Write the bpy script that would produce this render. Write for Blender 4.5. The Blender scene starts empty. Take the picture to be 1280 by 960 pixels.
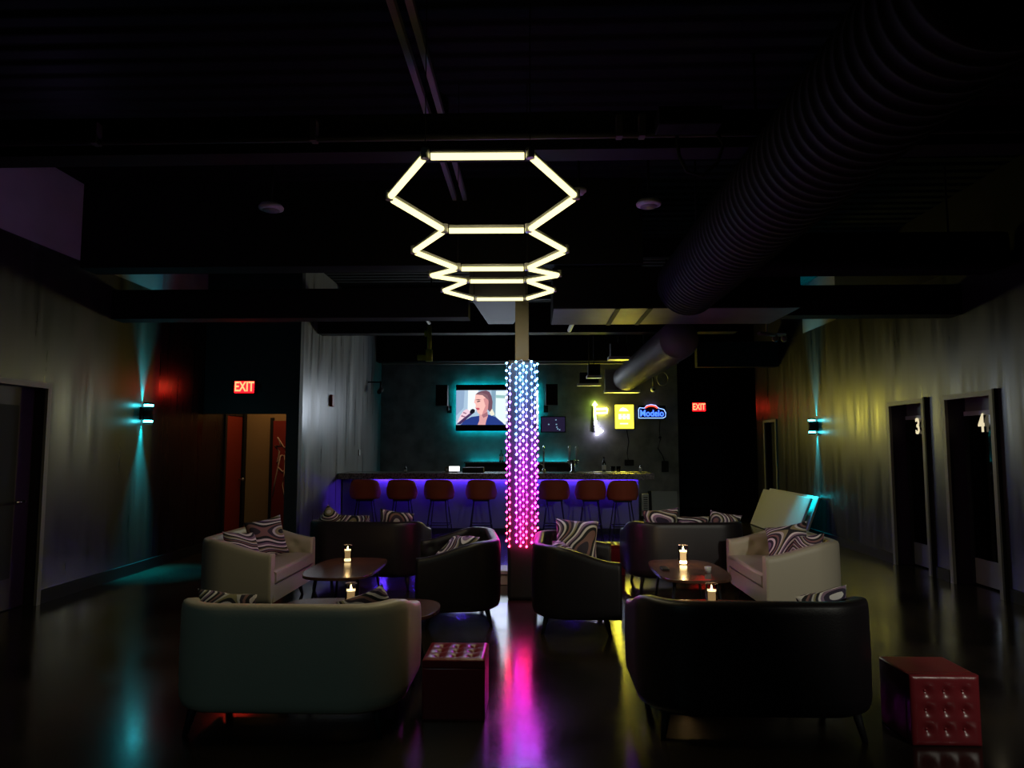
import bpy, bmesh, math, random
from mathutils import Vector, Matrix, Euler
random.seed(7)
sc = bpy.context.scene
col = sc.collection
PI = math.pi
R = math.radians

# ------------------------------------------------------------------ render look
sc.view_settings.view_transform = 'Standard'
sc.view_settings.look = 'None'
sc.view_settings.exposure = 0.0
sc.view_settings.gamma = 1.0
sc.view_settings.use_curve_mapping = False
sc.cycles.use_denoising = True
sc.cycles.max_bounces = 6
sc.cycles.transparent_max_bounces = 32
sc.cycles.sample_clamp_indirect = 4.0
sc.cycles.caustics_reflective = False
sc.cycles.caustics_refractive = False

# ------------------------------------------------------------------ materials
def new_mat(name):
    m = bpy.data.materials.new(name); m.use_nodes = True
    nt = m.node_tree
    return m, nt, nt.nodes['Principled BSDF']

def pmat(name, base, rough=0.5, metal=0.0, spec=0.5, bump=0.0, scale=40.0, var=0.0):
    m, nt, b = new_mat(name)
    b.inputs['Base Color'].default_value = (*base, 1)
    b.inputs['Roughness'].default_value = rough
    b.inputs['Metallic'].default_value = metal
    b.inputs['Specular IOR Level'].default_value = spec
    if bump or var:
        tc = nt.nodes.new('ShaderNodeTexCoord')
        n = nt.nodes.new('ShaderNodeTexNoise'); n.inputs['Scale'].default_value = scale
        n.inputs['Detail'].default_value = 4
        nt.links.new(tc.outputs['Object'], n.inputs['Vector'])
        if bump:
            bp = nt.nodes.new('ShaderNodeBump'); bp.inputs['Strength'].default_value = bump
            bp.inputs['Distance'].default_value = 0.01
            nt.links.new(n.outputs['Fac'], bp.inputs['Height'])
            nt.links.new(bp.outputs['Normal'], b.inputs['Normal'])
        if var:
            r = nt.nodes.new('ShaderNodeValToRGB')
            r.color_ramp.elements[0].position = 0.3; r.color_ramp.elements[1].position = 0.7
            r.color_ramp.elements[0].color = (*[c * (1 - var) for c in base], 1)
            r.color_ramp.elements[1].color = (*[min(1, c * (1 + var)) for c in base], 1)
            nt.links.new(n.outputs['Fac'], r.inputs['Fac'])
            nt.links.new(r.outputs['Color'], b.inputs['Base Color'])
    return m

def emat(name, color, strength):
    m, nt, b = new_mat(name)
    b.inputs['Base Color'].default_value = (0, 0, 0, 1)
    b.inputs['Specular IOR Level'].default_value = 0.0
    b.inputs['Emission Color'].default_value = (*color, 1)
    b.inputs['Emission Strength'].default_value = strength
    return m

def wall_mat(name, base, rough, spec=.5):
    # brushed semi-gloss paint with vertical streaks
    m, nt, b = new_mat(name)
    tc = nt.nodes.new('ShaderNodeTexCoord')
    mp = nt.nodes.new('ShaderNodeMapping'); mp.inputs['Scale'].default_value = (5, 5, 0.35)
    n = nt.nodes.new('ShaderNodeTexNoise'); n.inputs['Scale'].default_value = 1.6; n.inputs['Detail'].default_value = 5
    nt.links.new(tc.outputs['Object'], mp.inputs['Vector']); nt.links.new(mp.outputs['Vector'], n.inputs['Vector'])
    mr = nt.nodes.new('ShaderNodeMapRange')
    mr.inputs['From Min'].default_value = 0.3; mr.inputs['From Max'].default_value = 0.7
    mr.inputs['To Min'].default_value = rough - 0.07; mr.inputs['To Max'].default_value = rough + 0.13
    b.inputs['Specular IOR Level'].default_value = spec
    nt.links.new(n.outputs['Fac'], mr.inputs['Value']); nt.links.new(mr.outputs['Result'], b.inputs['Roughness'])
    r = nt.nodes.new('ShaderNodeValToRGB')
    r.color_ramp.elements[0].position = 0.3; r.color_ramp.elements[1].position = 0.72
    r.color_ramp.elements[0].color = (*[c * 0.7 for c in base], 1)
    r.color_ramp.elements[1].color = (*[c * 1.3 for c in base], 1)
    nt.links.new(n.outputs['Fac'], r.inputs['Fac'])
    nt.links.new(r.outputs['Color'], b.inputs['Base Color'])
    bp = nt.nodes.new('ShaderNodeBump'); bp.inputs['Strength'].default_value = 0.12; bp.inputs['Distance'].default_value = 0.015
    nt.links.new(n.outputs['Fac'], bp.inputs['Height']); nt.links.new(bp.outputs['Normal'], b.inputs['Normal'])
    return m

def floor_mat():
    m, nt, b = new_mat('stained_concrete')
    tc = nt.nodes.new('ShaderNodeTexCoord')
    n = nt.nodes.new('ShaderNodeTexNoise'); n.inputs['Scale'].default_value = 1.1; n.inputs['Detail'].default_value = 6
    nt.links.new(tc.outputs['Object'], n.inputs['Vector'])
    r = nt.nodes.new('ShaderNodeValToRGB')
    r.color_ramp.elements[0].position = 0.35; r.color_ramp.elements[1].position = 0.7
    r.color_ramp.elements[0].color = (0.012, 0.010, 0.009, 1)
    r.color_ramp.elements[1].color = (0.035, 0.026, 0.018, 1)
    nt.links.new(n.outputs['Fac'], r.inputs['Fac']); nt.links.new(r.outputs['Color'], b.inputs['Base Color'])
    mr = nt.nodes.new('ShaderNodeMapRange')
    mr.inputs['From Min'].default_value = 0.35; mr.inputs['From Max'].default_value = 0.7
    mr.inputs['To Min'].default_value = 0.13; mr.inputs['To Max'].default_value = 0.24
    nt.links.new(n.outputs['Fac'], mr.inputs['Value']); nt.links.new(mr.outputs['Result'], b.inputs['Roughness'])
    b.inputs['Specular IOR Level'].default_value = 0.5
    n2 = nt.nodes.new('ShaderNodeTexNoise'); n2.inputs['Scale'].default_value = 14; n2.inputs['Detail'].default_value = 3
    nt.links.new(tc.outputs['Object'], n2.inputs['Vector'])
    bp = nt.nodes.new('ShaderNodeBump'); bp.inputs['Strength'].default_value = 0.12; bp.inputs['Distance'].default_value = 0.004
    nt.links.new(n2.outputs['Fac'], bp.inputs['Height']); nt.links.new(bp.outputs['Normal'], b.inputs['Normal'])
    return m

def deck_mat():
    m, nt, b = new_mat('black_roof_deck')
    b.inputs['Base Color'].default_value = (0.007, 0.007, 0.007, 1); b.inputs['Roughness'].default_value = 0.8; b.inputs['Specular IOR Level'].default_value = .15
    tc = nt.nodes.new('ShaderNodeTexCoord')
    w = nt.nodes.new('ShaderNodeTexWave'); w.bands_direction = 'Y'; w.inputs['Scale'].default_value = 1.6
    nt.links.new(tc.outputs['Object'], w.inputs['Vector'])
    bp = nt.nodes.new('ShaderNodeBump'); bp.inputs['Strength'].default_value = 0.8; bp.inputs['Distance'].default_value = 0.05
    nt.links.new(w.outputs['Fac'], bp.inputs['Height']); nt.links.new(bp.outputs['Normal'], b.inputs['Normal'])
    return m

def pillow_mat():
    m, nt, b = new_mat('swirl_striped_fabric')
    b.inputs['Roughness'].default_value = 0.75
    tc = nt.nodes.new('ShaderNodeTexCoord'); oi = nt.nodes.new('ShaderNodeObjectInfo')
    mul = nt.nodes.new('ShaderNodeVectorMath'); mul.operation = 'SCALE'; mul.inputs[0].default_value = (13.7, 7.3, 0.0)
    nt.links.new(oi.outputs['Random'], mul.inputs['Scale'])
    add = nt.nodes.new('ShaderNodeVectorMath'); add.operation = 'ADD'
    nt.links.new(tc.outputs['Object'], add.inputs[0]); nt.links.new(mul.outputs['Vector'], add.inputs[1])
    n = nt.nodes.new('ShaderNodeTexNoise'); n.inputs['Scale'].default_value = 2.2; n.inputs['Detail'].default_value = 0.0
    nt.links.new(add.outputs['Vector'], n.inputs['Vector'])
    # contour lines of a smooth field: concentric swirls
    mm = nt.nodes.new('ShaderNodeMath'); mm.operation = 'MULTIPLY'; mm.inputs[1].default_value = 5.5
    nt.links.new(n.outputs['Fac'], mm.inputs[0])
    fr = nt.nodes.new('ShaderNodeMath'); fr.operation = 'FRACT'
    nt.links.new(mm.outputs[0], fr.inputs[0])
    r = nt.nodes.new('ShaderNodeValToRGB'); cr = r.color_ramp; cr.interpolation = 'CONSTANT'
    cols = [(0.0, (0.012, 0.012, 0.015)), (0.11, (0.78, 0.74, 0.72)), (0.22, (0.03, 0.02, 0.05)), (0.33, (0.28, 0.18, 0.28)),
            (0.43, (0.86, 0.80, 0.82)), (0.52, (0.015, 0.015, 0.02)), (0.64, (0.30, 0.27, 0.14)), (0.72, (0.62, 0.6, 0.58)),
            (0.80, (0.04, 0.03, 0.05)), (0.91, (0.25, 0.13, 0.12))]
    cr.elements[0].position = 0.0; cr.elements[0].color = (*cols[0][1], 1)
    cr.elements[1].position = cols[1][0]; cr.elements[1].color = (*cols[1][1], 1)
    for p, c in cols[2:]:
        e = cr.elements.new(p); e.color = (*c, 1)
    nt.links.new(fr.outputs[0], r.inputs['Fac']); nt.links.new(r.outputs['Color'], b.inputs['Base Color'])
    return m

def glass_mat(name, tint, ior=1.45, rough=0.03):
    m = bpy.data.materials.new(name); m.use_nodes = True; nt = m.node_tree
    nt.nodes.clear()
    out = nt.nodes.new('ShaderNodeOutputMaterial'); mix = nt.nodes.new('ShaderNodeMixShader')
    tr = nt.nodes.new('ShaderNodeBsdfTransparent'); tr.inputs['Color'].default_value = (*tint, 1)
    gl = nt.nodes.new('ShaderNodeBsdfGlossy'); gl.inputs['Roughness'].default_value = rough
    fr = nt.nodes.new('ShaderNodeFresnel'); fr.inputs['IOR'].default_value = ior
    nt.links.new(fr.outputs[0], mix.inputs[0]); nt.links.new(tr.outputs[0], mix.inputs[1]); nt.links.new(gl.outputs[0], mix.inputs[2])
    nt.links.new(mix.outputs[0], out.inputs['Surface'])
    return m

M = {}
M['floor'] = floor_mat()
M['wall'] = wall_mat('dark_brushed_wall', (0.026, 0.024, 0.021), 0.34, .66)
M['wall_black'] = wall_mat('black_gloss_wall', (0.006, 0.006, 0.007), 0.28, .8)
M['wall_back'] = pmat('grey_concrete_wall', (0.24, 0.242, 0.245), 0.6, bump=0.3, scale=3, var=0.35)
M['wall_side'] = wall_mat('satin_grey_side_wall', (0.24, 0.245, 0.25), 0.32, .95)
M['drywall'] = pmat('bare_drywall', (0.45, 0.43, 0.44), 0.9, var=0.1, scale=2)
M['bulkhead'] = pmat('blue_black_bulkhead_paint', (0.012, 0.014, 0.018), 0.6)
M['tan_wall'] = pmat('tan_corridor_wall', (0.30, 0.19, 0.09), 0.8)
M['deck'] = deck_mat()
M['black'] = pmat('matt_black_paint', (0.011, 0.011, 0.012), 0.65, spec=.3)
M['beam'] = pmat('black_steel_beam', (0.016, 0.015, 0.016), 0.7, spec=.2)
M['duct'] = pmat('dark_painted_duct', (0.012, 0.011, 0.013), 0.75, spec=.12)
M['duct_box'] = pmat('lit_duct_underside', (0.17, 0.15, 0.17), 0.5, metal=0.1, var=0.15, scale=3)  # light from below put into the paler underside colour
M['duct_mid'] = pmat('dull_duct_boot', (0.09, 0.08, 0.1), 0.5)
M['duct_grey'] = pmat('grey_spiral_duct', (0.30, 0.29, 0.27), 0.5, metal=0.2)
M['sleeve'] = pmat('dark_column_wrap', (0.035, 0.035, 0.04), 0.45)
M['steel'] = pmat('brushed_steel', (0.45, 0.45, 0.45), 0.3, metal=1)
M['chrome'] = pmat('chrome', (0.8, 0.8, 0.8), 0.12, metal=1)
M['post'] = pmat('primer_grey_post', (0.17, 0.14, 0.09), 0.6)
M['beige'] = pmat('beige_leather', (0.52, 0.46, 0.36), 0.45, bump=0.08, scale=120)
M['beige_d'] = pmat('beige_leather_seat', (0.50, 0.44, 0.36), 0.42, bump=0.08, scale=120)
M['blackl'] = pmat('black_leather', (0.014, 0.011, 0.014), 0.42, bump=0.1, scale=120)
M['red'] = pmat('oxblood_leather', (0.19, 0.018, 0.024), 0.28, bump=0.06, scale=90)
M['wood'] = pmat('dark_walnut_top', (0.10, 0.045, 0.03), 0.2, var=0.4, scale=9)
M['stool'] = pmat('rust_red_velvet', (0.37, 0.065, 0.028), 0.75)
M['granite'] = pmat('speckled_granite', (0.13, 0.125, 0.12), 0.22, var=0.95, scale=45)
M['panel'] = pmat('bar_front_panel', (0.14, 0.14, 0.20), 0.5)
M['frame'] = pmat('grey_door_frame', (0.22, 0.215, 0.19), 0.45)
M['white'] = pmat('white_plastic', (0.6, 0.6, 0.58), 0.45)
M['board'] = pmat('off_white_table_plastic', (0.62, 0.60, 0.56), 0.55)
M['pale'] = pmat('pale_grey_board', (0.42, 0.45, 0.47), 0.6)
M['purple'] = pmat('purple_door_paint', (0.03, 0.012, 0.042), 0.5)
M['reddoor'] = pmat('red_door_paint', (0.24, 0.02, 0.01), 0.5)
M['sketch'] = pmat('chalk_drawing_line', (0.6, 0.42, 0.36), 0.8)
M['glass'] = glass_mat('clear_glass', (0.93, 0.93, 0.93))
M['dkglass'] = glass_mat('dark_door_glass', (0.25, 0.25, 0.28), 1.6)
M['bottle'] = glass_mat('bottle_glass', (0.6, 0.75, 0.7))
M['dkbottle'] = pmat('dark_bottle_glass', (0.01, 0.012, 0.01), 0.08)
M['pillow'] = pillow_mat()
M['olive'] = pmat('yellow_green_lit_pipe', (0.45, 0.55, 0.05), 0.5)  # yellow-green light on the fitting put into its base colour
M['alarm'] = pmat('red_alarm_plastic', (0.35, 0.02, 0.02), 0.4)
M['e_hex'] = emat('warm_tube_glow', (1.0, 0.90, 0.40), 2.0)
M['e_teal'] = emat('teal_led_glow', (0.0, 0.80, 0.95), 17.0)
M['e_sconce'] = emat('teal_sconce_lens', (0.06, 0.85, 1.0), 26.0)
M['e_blue'] = emat('blue_led_glow', (0.12, 0.035, 1.0), 150.0)
M['e_exit'] = emat('red_exit_letter', (1.0, 0.24, 0.09), 3.0)
M['e_exit_d'] = emat('red_exit_face', (0.9, 0.002, 0.004), 13.0)
M['e_yellow'] = emat('yellow_sign_face', (1.0, 0.86, 0.04), 3.0)
M['e_yellow_l'] = emat('pale_yellow_print', (1.0, 0.93, 0.30), 3.6)
M['e_nyel'] = emat('yellow_neon', (1.0, 0.9, 0.12), 14.0)
M['e_nlime'] = emat('lime_neon', (0.65, 1.0, 0.12), 12.0)
M['e_nwhite'] = emat('white_neon', (0.75, 0.72, 1.0), 20.0)
M['e_nblue'] = emat('blue_neon', (0.04, 0.12, 1.0), 3.5)
M['e_nblue_e'] = emat('pale_blue_neon_outline', (0.25, 0.42, 1.0), 2.6)
M['e_nred'] = emat('red_neon', (1.0, 0.06, 0.03), 3.0)
M['e_num'] = emat('lit_number', (1.0, 0.86, 0.55), 0.8)
M['e_scr'] = emat('white_monitor', (0.95, 0.97, 1.0), 1.6)
M['e_flame'] = emat('candle_flame', (1.0, 0.75, 0.35), 9.0)
M['e_wax'] = emat('candle_glow', (1.0, 0.72, 0.32), 2.6)
M['e_flame_b'] = emat('bright_candle_flame', (1.0, 0.75, 0.35), 30.0)
M['e_wax_b'] = emat('bright_candle_glow', (1.0, 0.72, 0.30), 9.0)
M['gel'] = emat('amber_gel_wax', (1.0, .62, .25), .28)
M['gel_b'] = emat('bright_amber_gel_wax', (1.0, .62, .25), .8)
M['wax'] = pmat('candle_wax', (0.5, 0.42, 0.3), 0.4)

# ------------------------------------------------------------------ object helpers
def tag(o, label=None, cat=None, group=None, kind=None):
    if label: o['label'] = label
    if cat: o['category'] = cat
    if group: o['group'] = group
    if kind: o['kind'] = kind
    return o

def empty(name, loc=(0, 0, 0), rz=0.0):
    o = bpy.data.objects.new(name, None); col.objects.link(o)
    o.location = loc; o.rotation_euler = (0, 0, rz); o.empty_display_size = 0.1
    return o

class MB:
    def __init__(self): self.bm = bmesh.new()
    def _mi(self, vs, mi, smooth=False):
        fs = set()
        for v in vs: fs.update(v.link_faces)
        for f in fs: f.material_index = mi; f.smooth = smooth
    def box(self, x0, x1, y0, y1, z0, z1, bev=0.0, mi=0):
        old = set(self.bm.faces)
        r = bmesh.ops.create_cube(self.bm, size=1.0)
        vs = r['verts']
        bmesh.ops.transform(self.bm, verts=vs, matrix=Matrix.Translation(((x0 + x1) / 2, (y0 + y1) / 2, (z0 + z1) / 2)) @ Matrix.Diagonal((abs(x1 - x0), abs(y1 - y0), abs(z1 - z0), 1)))
        if bev > 0:
            es = set()
            for v in vs: es.update(v.link_edges)
            g = bmesh.ops.bevel(self.bm, geom=list(es), offset=bev, segments=2, profile=0.7, affect='EDGES')
            for f in self.bm.faces:
                if f not in old: f.material_index = mi
            for f in g['faces']: f.smooth = True
        else:
            self._mi(vs, mi)
        return self
    def cyl(self, p0, p1, r0, r1=None, seg=16, mi=0, caps=True, smooth=True):
        p0, p1 = Vector(p0), Vector(p1); r1 = r0 if r1 is None else r1
        d = p1 - p0; L = d.length
        r = bmesh.ops.create_cone(self.bm, cap_ends=caps, segments=seg, radius1=r0, radius2=r1, depth=L)
        q = Vector((0, 0, 1)).rotation_difference(d.normalized()).to_matrix().to_4x4()
        bmesh.ops.transform(self.bm, verts=r['verts'], matrix=Matrix.Translation((p0 + p1) / 2) @ q)
        for v in r['verts']:
            for f in v.link_faces:
                f.material_index = mi; f.smooth = smooth and len(f.verts) == 4
        return self
    def sphere(self, c, r, sc3=(1, 1, 1), mi=0, u=16, v=10):
        g = bmesh.ops.create_uvsphere(self.bm, u_segments=u, v_segments=v, radius=r)
        bmesh.ops.transform(self.bm, verts=g['verts'], matrix=Matrix.Translation(c) @ Matrix.Diagonal((*sc3, 1)))
        self._mi(g['verts'], mi, True); return self
    def lathe(self, prof, c=(0, 0, 0), seg=24, mi=0):
        rings = []
        for (r, z) in prof:
            rings.append([self.bm.verts.new((c[0] + max(r, 1e-4) * math.cos(2 * PI * k / seg), c[1] + max(r, 1e-4) * math.sin(2 * PI * k / seg), c[2] + z)) for k in range(seg)])
        for a, b in zip(rings, rings[1:]):
            for k in range(seg):
                f = self.bm.faces.new((a[k], a[(k + 1) % seg], b[(k + 1) % seg], b[k])); f.smooth = True; f.material_index = mi
        return self
    def tube(self, pts, r, seg=8, mi=0):
        pts = [Vector(p) for p in pts]; rings = []
        for i, p in enumerate(pts):
            t = (pts[min(i + 1, len(pts) - 1)] - pts[max(i - 1, 0)]).normalized()
            a = t.cross(Vector((0, 0, 1)))
            if a.length < 1e-3: a = t.cross(Vector((0, 1, 0)))
            a.normalize(); b = t.cross(a)
            rr = r[i] if isinstance(r, (list, tuple)) else r
            rings.append([self.bm.verts.new(p + rr * (math.cos(2 * PI * k / seg) * a + math.sin(2 * PI * k / seg) * b)) for k in range(seg)])
        for A, B in zip(rings, rings[1:]):
            for k in range(seg):
                f = self.bm.faces.new((A[k], A[(k + 1) % seg], B[(k + 1) % seg], B[k])); f.smooth = True; f.material_index = mi
        for rg in (rings[0], rings[-1]):
            f = self.bm.faces.new(rg); f.material_index = mi
        return self
    def poly(self, pts, mi=0):
        f = self.bm.faces.new([self.bm.verts.new(p) for p in pts]); f.material_index = mi; return self
    def prism(self, pts2, z0, z1, mi=0, bev=0.0):
        a = [self.bm.verts.new((x, y, z0)) for x, y in pts2]; b = [self.bm.verts.new((x, y, z1)) for x, y in pts2]
        n = len(pts2)
        fs = [self.bm.faces.new(a[::-1]), self.bm.faces.new(b)]
        for k in range(n): fs.append(self.bm.faces.new((a[k], a[(k + 1) % n], b[(k + 1) % n], b[k])))
        for f in fs: f.material_index = mi
        if bev:
            es = [e for e in fs[1].edges] + [e for e in fs[0].edges]
            g = bmesh.ops.bevel(self.bm, geom=es, offset=bev, segments=3, profile=0.5, affect='EDGES')
            for f in g['faces']: f.smooth = True; f.material_index = mi
        return self
    def xform(self, mat):
        bmesh.ops.transform(self.bm, verts=self.bm.verts, matrix=mat); return self
    def build(self, name, mats, parent=None, loc=None):
        bmesh.ops.recalc_face_normals(self.bm, faces=self.bm.faces)
        me = bpy.data.meshes.new(name); self.bm.to_mesh(me); self.bm.free()
        for m in (mats if isinstance(mats, (list, tuple)) else [mats]): me.materials.append(m)
        o = bpy.data.objects.new(name, me); col.objects.link(o)
        if parent: o.parent = parent
        if loc: o.location = loc
        return o

def struct(name, mb, mats, parent=None):
    o = mb.build(name, mats, parent)
    if not parent: o['kind'] = 'structure'
    return o

def dup(root, loc, rot=None, label=None, scale=None):
    r = root.copy(); col.objects.link(r); r.location = loc
    if rot is not None: r.rotation_euler = rot
    if scale: r.scale = scale
    if label: r['label'] = label
    for ch in list(root.children):
        c = ch.copy(); col.objects.link(c); c.parent = r
        for g in list(ch.children):
            d = g.copy(); col.objects.link(d); d.parent = c
    return r

def text_obj(name, s, size, depth, mat, parent, loc, rot, bevel=0.0, xs=1.0, off=0.0):
    cu = bpy.data.curves.new(name, 'FONT'); cu.body = s; cu.size = size; cu.extrude = depth
    cu.align_x = 'CENTER'; cu.align_y = 'CENTER'; cu.bevel_depth = bevel; cu.offset = off
    t = bpy.data.objects.new(name + '_tmp', cu); col.objects.link(t)
    me = bpy.data.meshes.new_from_object(t.evaluated_get(bpy.context.evaluated_depsgraph_get()))
    bpy.data.objects.remove(t); bpy.data.curves.remove(cu)
    me.name = name; me.materials.clear(); me.materials.append(mat)
    me.transform(Matrix.Diagonal((xs, 1, 1, 1)))
    o = bpy.data.objects.new(name, me); col.objects.link(o); o.parent = parent
    o.location = loc; o.rotation_euler = rot
    return o

# ------------------------------------------------------------------ camera
p = math.atan(77 / 890.0); yaw = math.atan(28 / 890.0 * math.cos(p))
cd = bpy.data.cameras.new('camera'); cam = bpy.data.objects.new('camera', cd); col.objects.link(cam)
cam.location = (0, 0, 1.56); cam.rotation_euler = (PI / 2 + p, 0, yaw)
cd.sensor_width = 36; cd.lens = 890 / 1280 * 36; cd.clip_start = 0.05
sc.camera = cam

XL, XR = -4.9, 4.78
YB = 16.0
ZD = 4.4
# ------------------------------------------------------------------ room shell
struct('floor', MB().box(-7, 8, -2.5, 19, -0.1, 0), M['floor'])
struct('ceiling', MB().box(-7, 8, -2.5, 19, ZD, ZD + 0.1), M['deck'])
w = MB()
DL0, DL1, DH = 6.0, 6.98, 2.14           # left doorway
w.box(XL - .2, XL, -2.5, DL0, 0, 3.55).box(XL - .2, XL, DL0, DL1, DH, 3.55).box(XL - .2, XL, DL1, 9.12, 0, 3.55)
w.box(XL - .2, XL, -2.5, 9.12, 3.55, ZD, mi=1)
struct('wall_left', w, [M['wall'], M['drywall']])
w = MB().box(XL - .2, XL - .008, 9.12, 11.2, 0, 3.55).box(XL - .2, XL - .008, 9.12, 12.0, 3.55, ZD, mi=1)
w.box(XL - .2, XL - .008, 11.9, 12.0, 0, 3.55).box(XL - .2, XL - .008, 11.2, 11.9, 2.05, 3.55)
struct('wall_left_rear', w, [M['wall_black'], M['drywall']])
# right wall with two doorways and a far one
w = MB()
ops = [(7.52, 8.44), (8.84, 9.74), (14.25, 14.95)]
y = -2.5
for a, b in ops:
    w.box(XR, XR + .22, y, a, 0, 3.55).box(XR, XR + .22, a, b, DH if a < 12 else 2.05, 3.55); y = b
w.box(XR, XR + .22, y, 15.5, 0, 3.55)
w.box(XR, XR + .22, -2.5, 11.3, 3.55, ZD, mi=2).box(XR, XR + .22, 11.3, 12.7, 3.55, ZD, mi=1).box(XR, XR + .22, 12.7, 15.5, 3.55, ZD, mi=2)  # upper band blackened for shade, drywall tone kept only where the sconce lights it
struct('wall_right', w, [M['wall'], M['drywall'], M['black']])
struct('wall_back', MB().box(-3.6, 3.2, YB, YB + .15, 0, ZD), M['wall_back'])
w = MB().box(3.05, 3.2, YB + .15, 18.2, 0, ZD).box(3.05, 7, 18.2, 18.35, 0, ZD).box(5.6, 5.75, 15.5, 18.2, 0, ZD)
struct('wall_alcove', w, M['black'])
struct('wall_side', MB().box(-3.6, -3.47, 10.55, YB, 0, ZD), M['wall_side'])
w = MB().box(XL, -3.47, 10.4, 10.55, 2.03, ZD).box(-3.66, -3.47, 10.4, 10.55, 0, 2.03)
struct('wall_bulkhead', w, M['bulkhead'])
w = MB().box(-5.1, -3.6, 12.0, 12.1, 0, ZD)
struct('wall_corridor', w, M['tan_wall'])
struct('wall_front', MB().box(-5.1, 5.0, -2.6, -2.5, 0, ZD), M['black'])
for nm, x0, x1, segs in (('baseboard_left', XL, XL + .015, [(-2.5, 5.95), (7.03, 11.15)]), ('baseboard_right', XR - .015, XR, [(-2.5, 7.46), (8.5, 8.78), (9.8, 14.2)])):
    w = MB()
    for a, b in segs: w.box(x0, x1, a, b, 0, 0.13)
    struct(nm, w, M['black'])

# ------------------------------------------------------------------ doors
def room_behind(name, x0, x1, y0, y1):
    # small dark room behind a doorway: back wall, sides and lid
    w = MB().box(x1, x1 + .05, y0, y1, 0, 2.3).box(x0, x1, y0 - .05, y0, 0, 2.3).box(x0, x1, y1, y1 + .05, 0, 2.3).box(x0, x1, y0, y1, 2.3, 2.35)
    return struct(name, w, M['purple'])

def glass_door(name, y0, y1, num):
    r = empty(name, (0, 0, 0)); r['kind'] = 'structure'
    fw = 0.055
    f = MB()
    f.box(XR - .035, XR + .0, y0 - .005, y0 + fw, 0, DH).box(XR - .035, XR, y1 - fw, y1 + .005, 0, DH).box(XR - .035, XR, y0 + fw, y1 - fw, DH - fw, DH)
    f.build('door_frame', M['frame'], r)
    f = MB().box(XR - .04, XR - .002, y0 - .04, y0 - .006, 0, DH + .01)
    f.build('edge_strip', M['black'], r)  # thin black strip along the frame's near edge
    f = MB().box(XR + .005, XR + .30, y1 - .03, y1 - .001, 0, DH - .005).box(XR + .005, XR + .30, y0 + .001, y0 + .03, 0, DH - .005).box(XR + .005, XR + .30, y0 + .03, y1 - .03, DH - .03, DH - .005)
    f.build('jamb', M['purple'], r)
    xd = XR + .19
    a, b = y0 + .032, y1 - .032
    f = MB().box(xd, xd + .045, a, b, 1.90, 1.95)
    f.build('top_rail', M['white'], r)
    f = MB().box(xd, xd + .045, a, a + .07, .02, 1.90).box(xd, xd + .045, b - .07, b, .02, 1.90)
    f.build('stile', M['black'], r)
    f = MB().box(xd, xd + .045, a + .07, b - .07, .02, .30)
    f.build('kick_panel', M['frame'], r)
    f = MB().box(xd + .015, xd + .025, a + .07, b - .07, .30, 1.90)
    f.build('glass_pane', M['dkglass'], r)
    f = MB().box(xd + .02, xd + .03, a, b, 1.95, DH - .03)
    f.build('transom', M['frame'], r)
    h = MB().cyl((xd - .05, a + .12, 1.02), (xd - .05, a + .12, 1.07), .016).cyl((xd - .05, a + .12, 1.045), (xd, a + .12, 1.045), .012)
    h.build('door_handle', M['chrome'], r)
    text_obj('number', num, 0.28, 0.004, M['e_num'], r, (xd - .012, y0 + .55, 1.80), (PI / 2, 0, -PI / 2), xs=0.75, off=0.006)
    room_behind('wall_room_' + ('three' if num == '3' else 'four'), XR + .32, XR + 1.9, y0 - .02, y1 + .02)
    return r
glass_door('door_3', ops[1][0], ops[1][1], '3')
glass_door('door_4', ops[0][0], ops[0][1], '4')

r = empty('door_1'); r['kind'] = 'structure'
f = MB().box(XL, XL + .03, DL1 - .01, DL1 + .045, 0, DH + .045).box(XL, XL + .03, DL0 - .045, DL0 + .01, 0, DH + .045).box(XL, XL + .03, DL0 + .01, DL1 - .01, DH - .01, DH + .045)
f.build('door_frame', M['frame'], r)
f = MB().box(XL - .16, XL - .11, DL0 + .005, DL1 - .005, .01, DH - .01)
f.build('door_leaf', M['purple'], r)
f = MB().box(XL - .108, XL - .10, DL0 + .1, DL1 - .22, .3, 1.95)
f.build('dark_panel', M['black'], r)
f = MB().cyl((XL - .11, 6.83, 1.02), (XL - .04, 6.83, 1.02), .012).cyl((XL - .045, 6.83, 1.02), (XL - .045, 6.71, 1.02), .010)
f.build('door_handle', M['chrome'], r)

r = empty('door_2'); r['kind'] = 'structure'     # far doorway in the right wall
f = MB().box(XR - .03, XR, 14.2, 14.26, 0, 2.08).box(XR - .03, XR, 14.9, 14.98, 0, 2.08).box(XR - .03, XR, 14.26, 14.9, 2.03, 2.08)
f.build('door_frame', M['frame'], r)
MB().box(XR + .1, XR + .15, 14.25, 14.95, .01, 2.04).build('door_leaf', M['black'], r)
r = empty('door_5'); r['kind'] = 'structure'     # back exit door under the sign
f = MB().box(3.62, 3.68, 18.14, 18.2, 0, 2.12).box(4.68, 4.74, 18.14, 18.2, 0, 2.12).box(3.68, 4.68, 18.14, 18.2, 2.06, 2.12)
f.build('door_frame', M['beam'], r)
MB().box(3.68, 4.68, 18.155, 18.195, .01, 2.06).build('door_leaf', M['bulkhead'], r)
MB().cyl((4.58, 18.155, 1.05), (4.58, 18.10, 1.05), .015).sphere((4.58, 18.09, 1.05), .035).build('door_knob', M['chrome'], r)
r = empty('door_6'); r['kind'] = 'structure'     # red door in the corridor's left side
MB().box(XL - .06, XL - .02, 11.23, 11.87, .01, 2.04).build('door_leaf', M['reddoor'], r)
MB().box(XL - .02, XL + .02, 11.13, 11.2, 0, 2.1).box(XL - .02, XL + .02, 11.9, 11.97, 0, 2.1).build('door_frame', M['black'], r)
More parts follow.
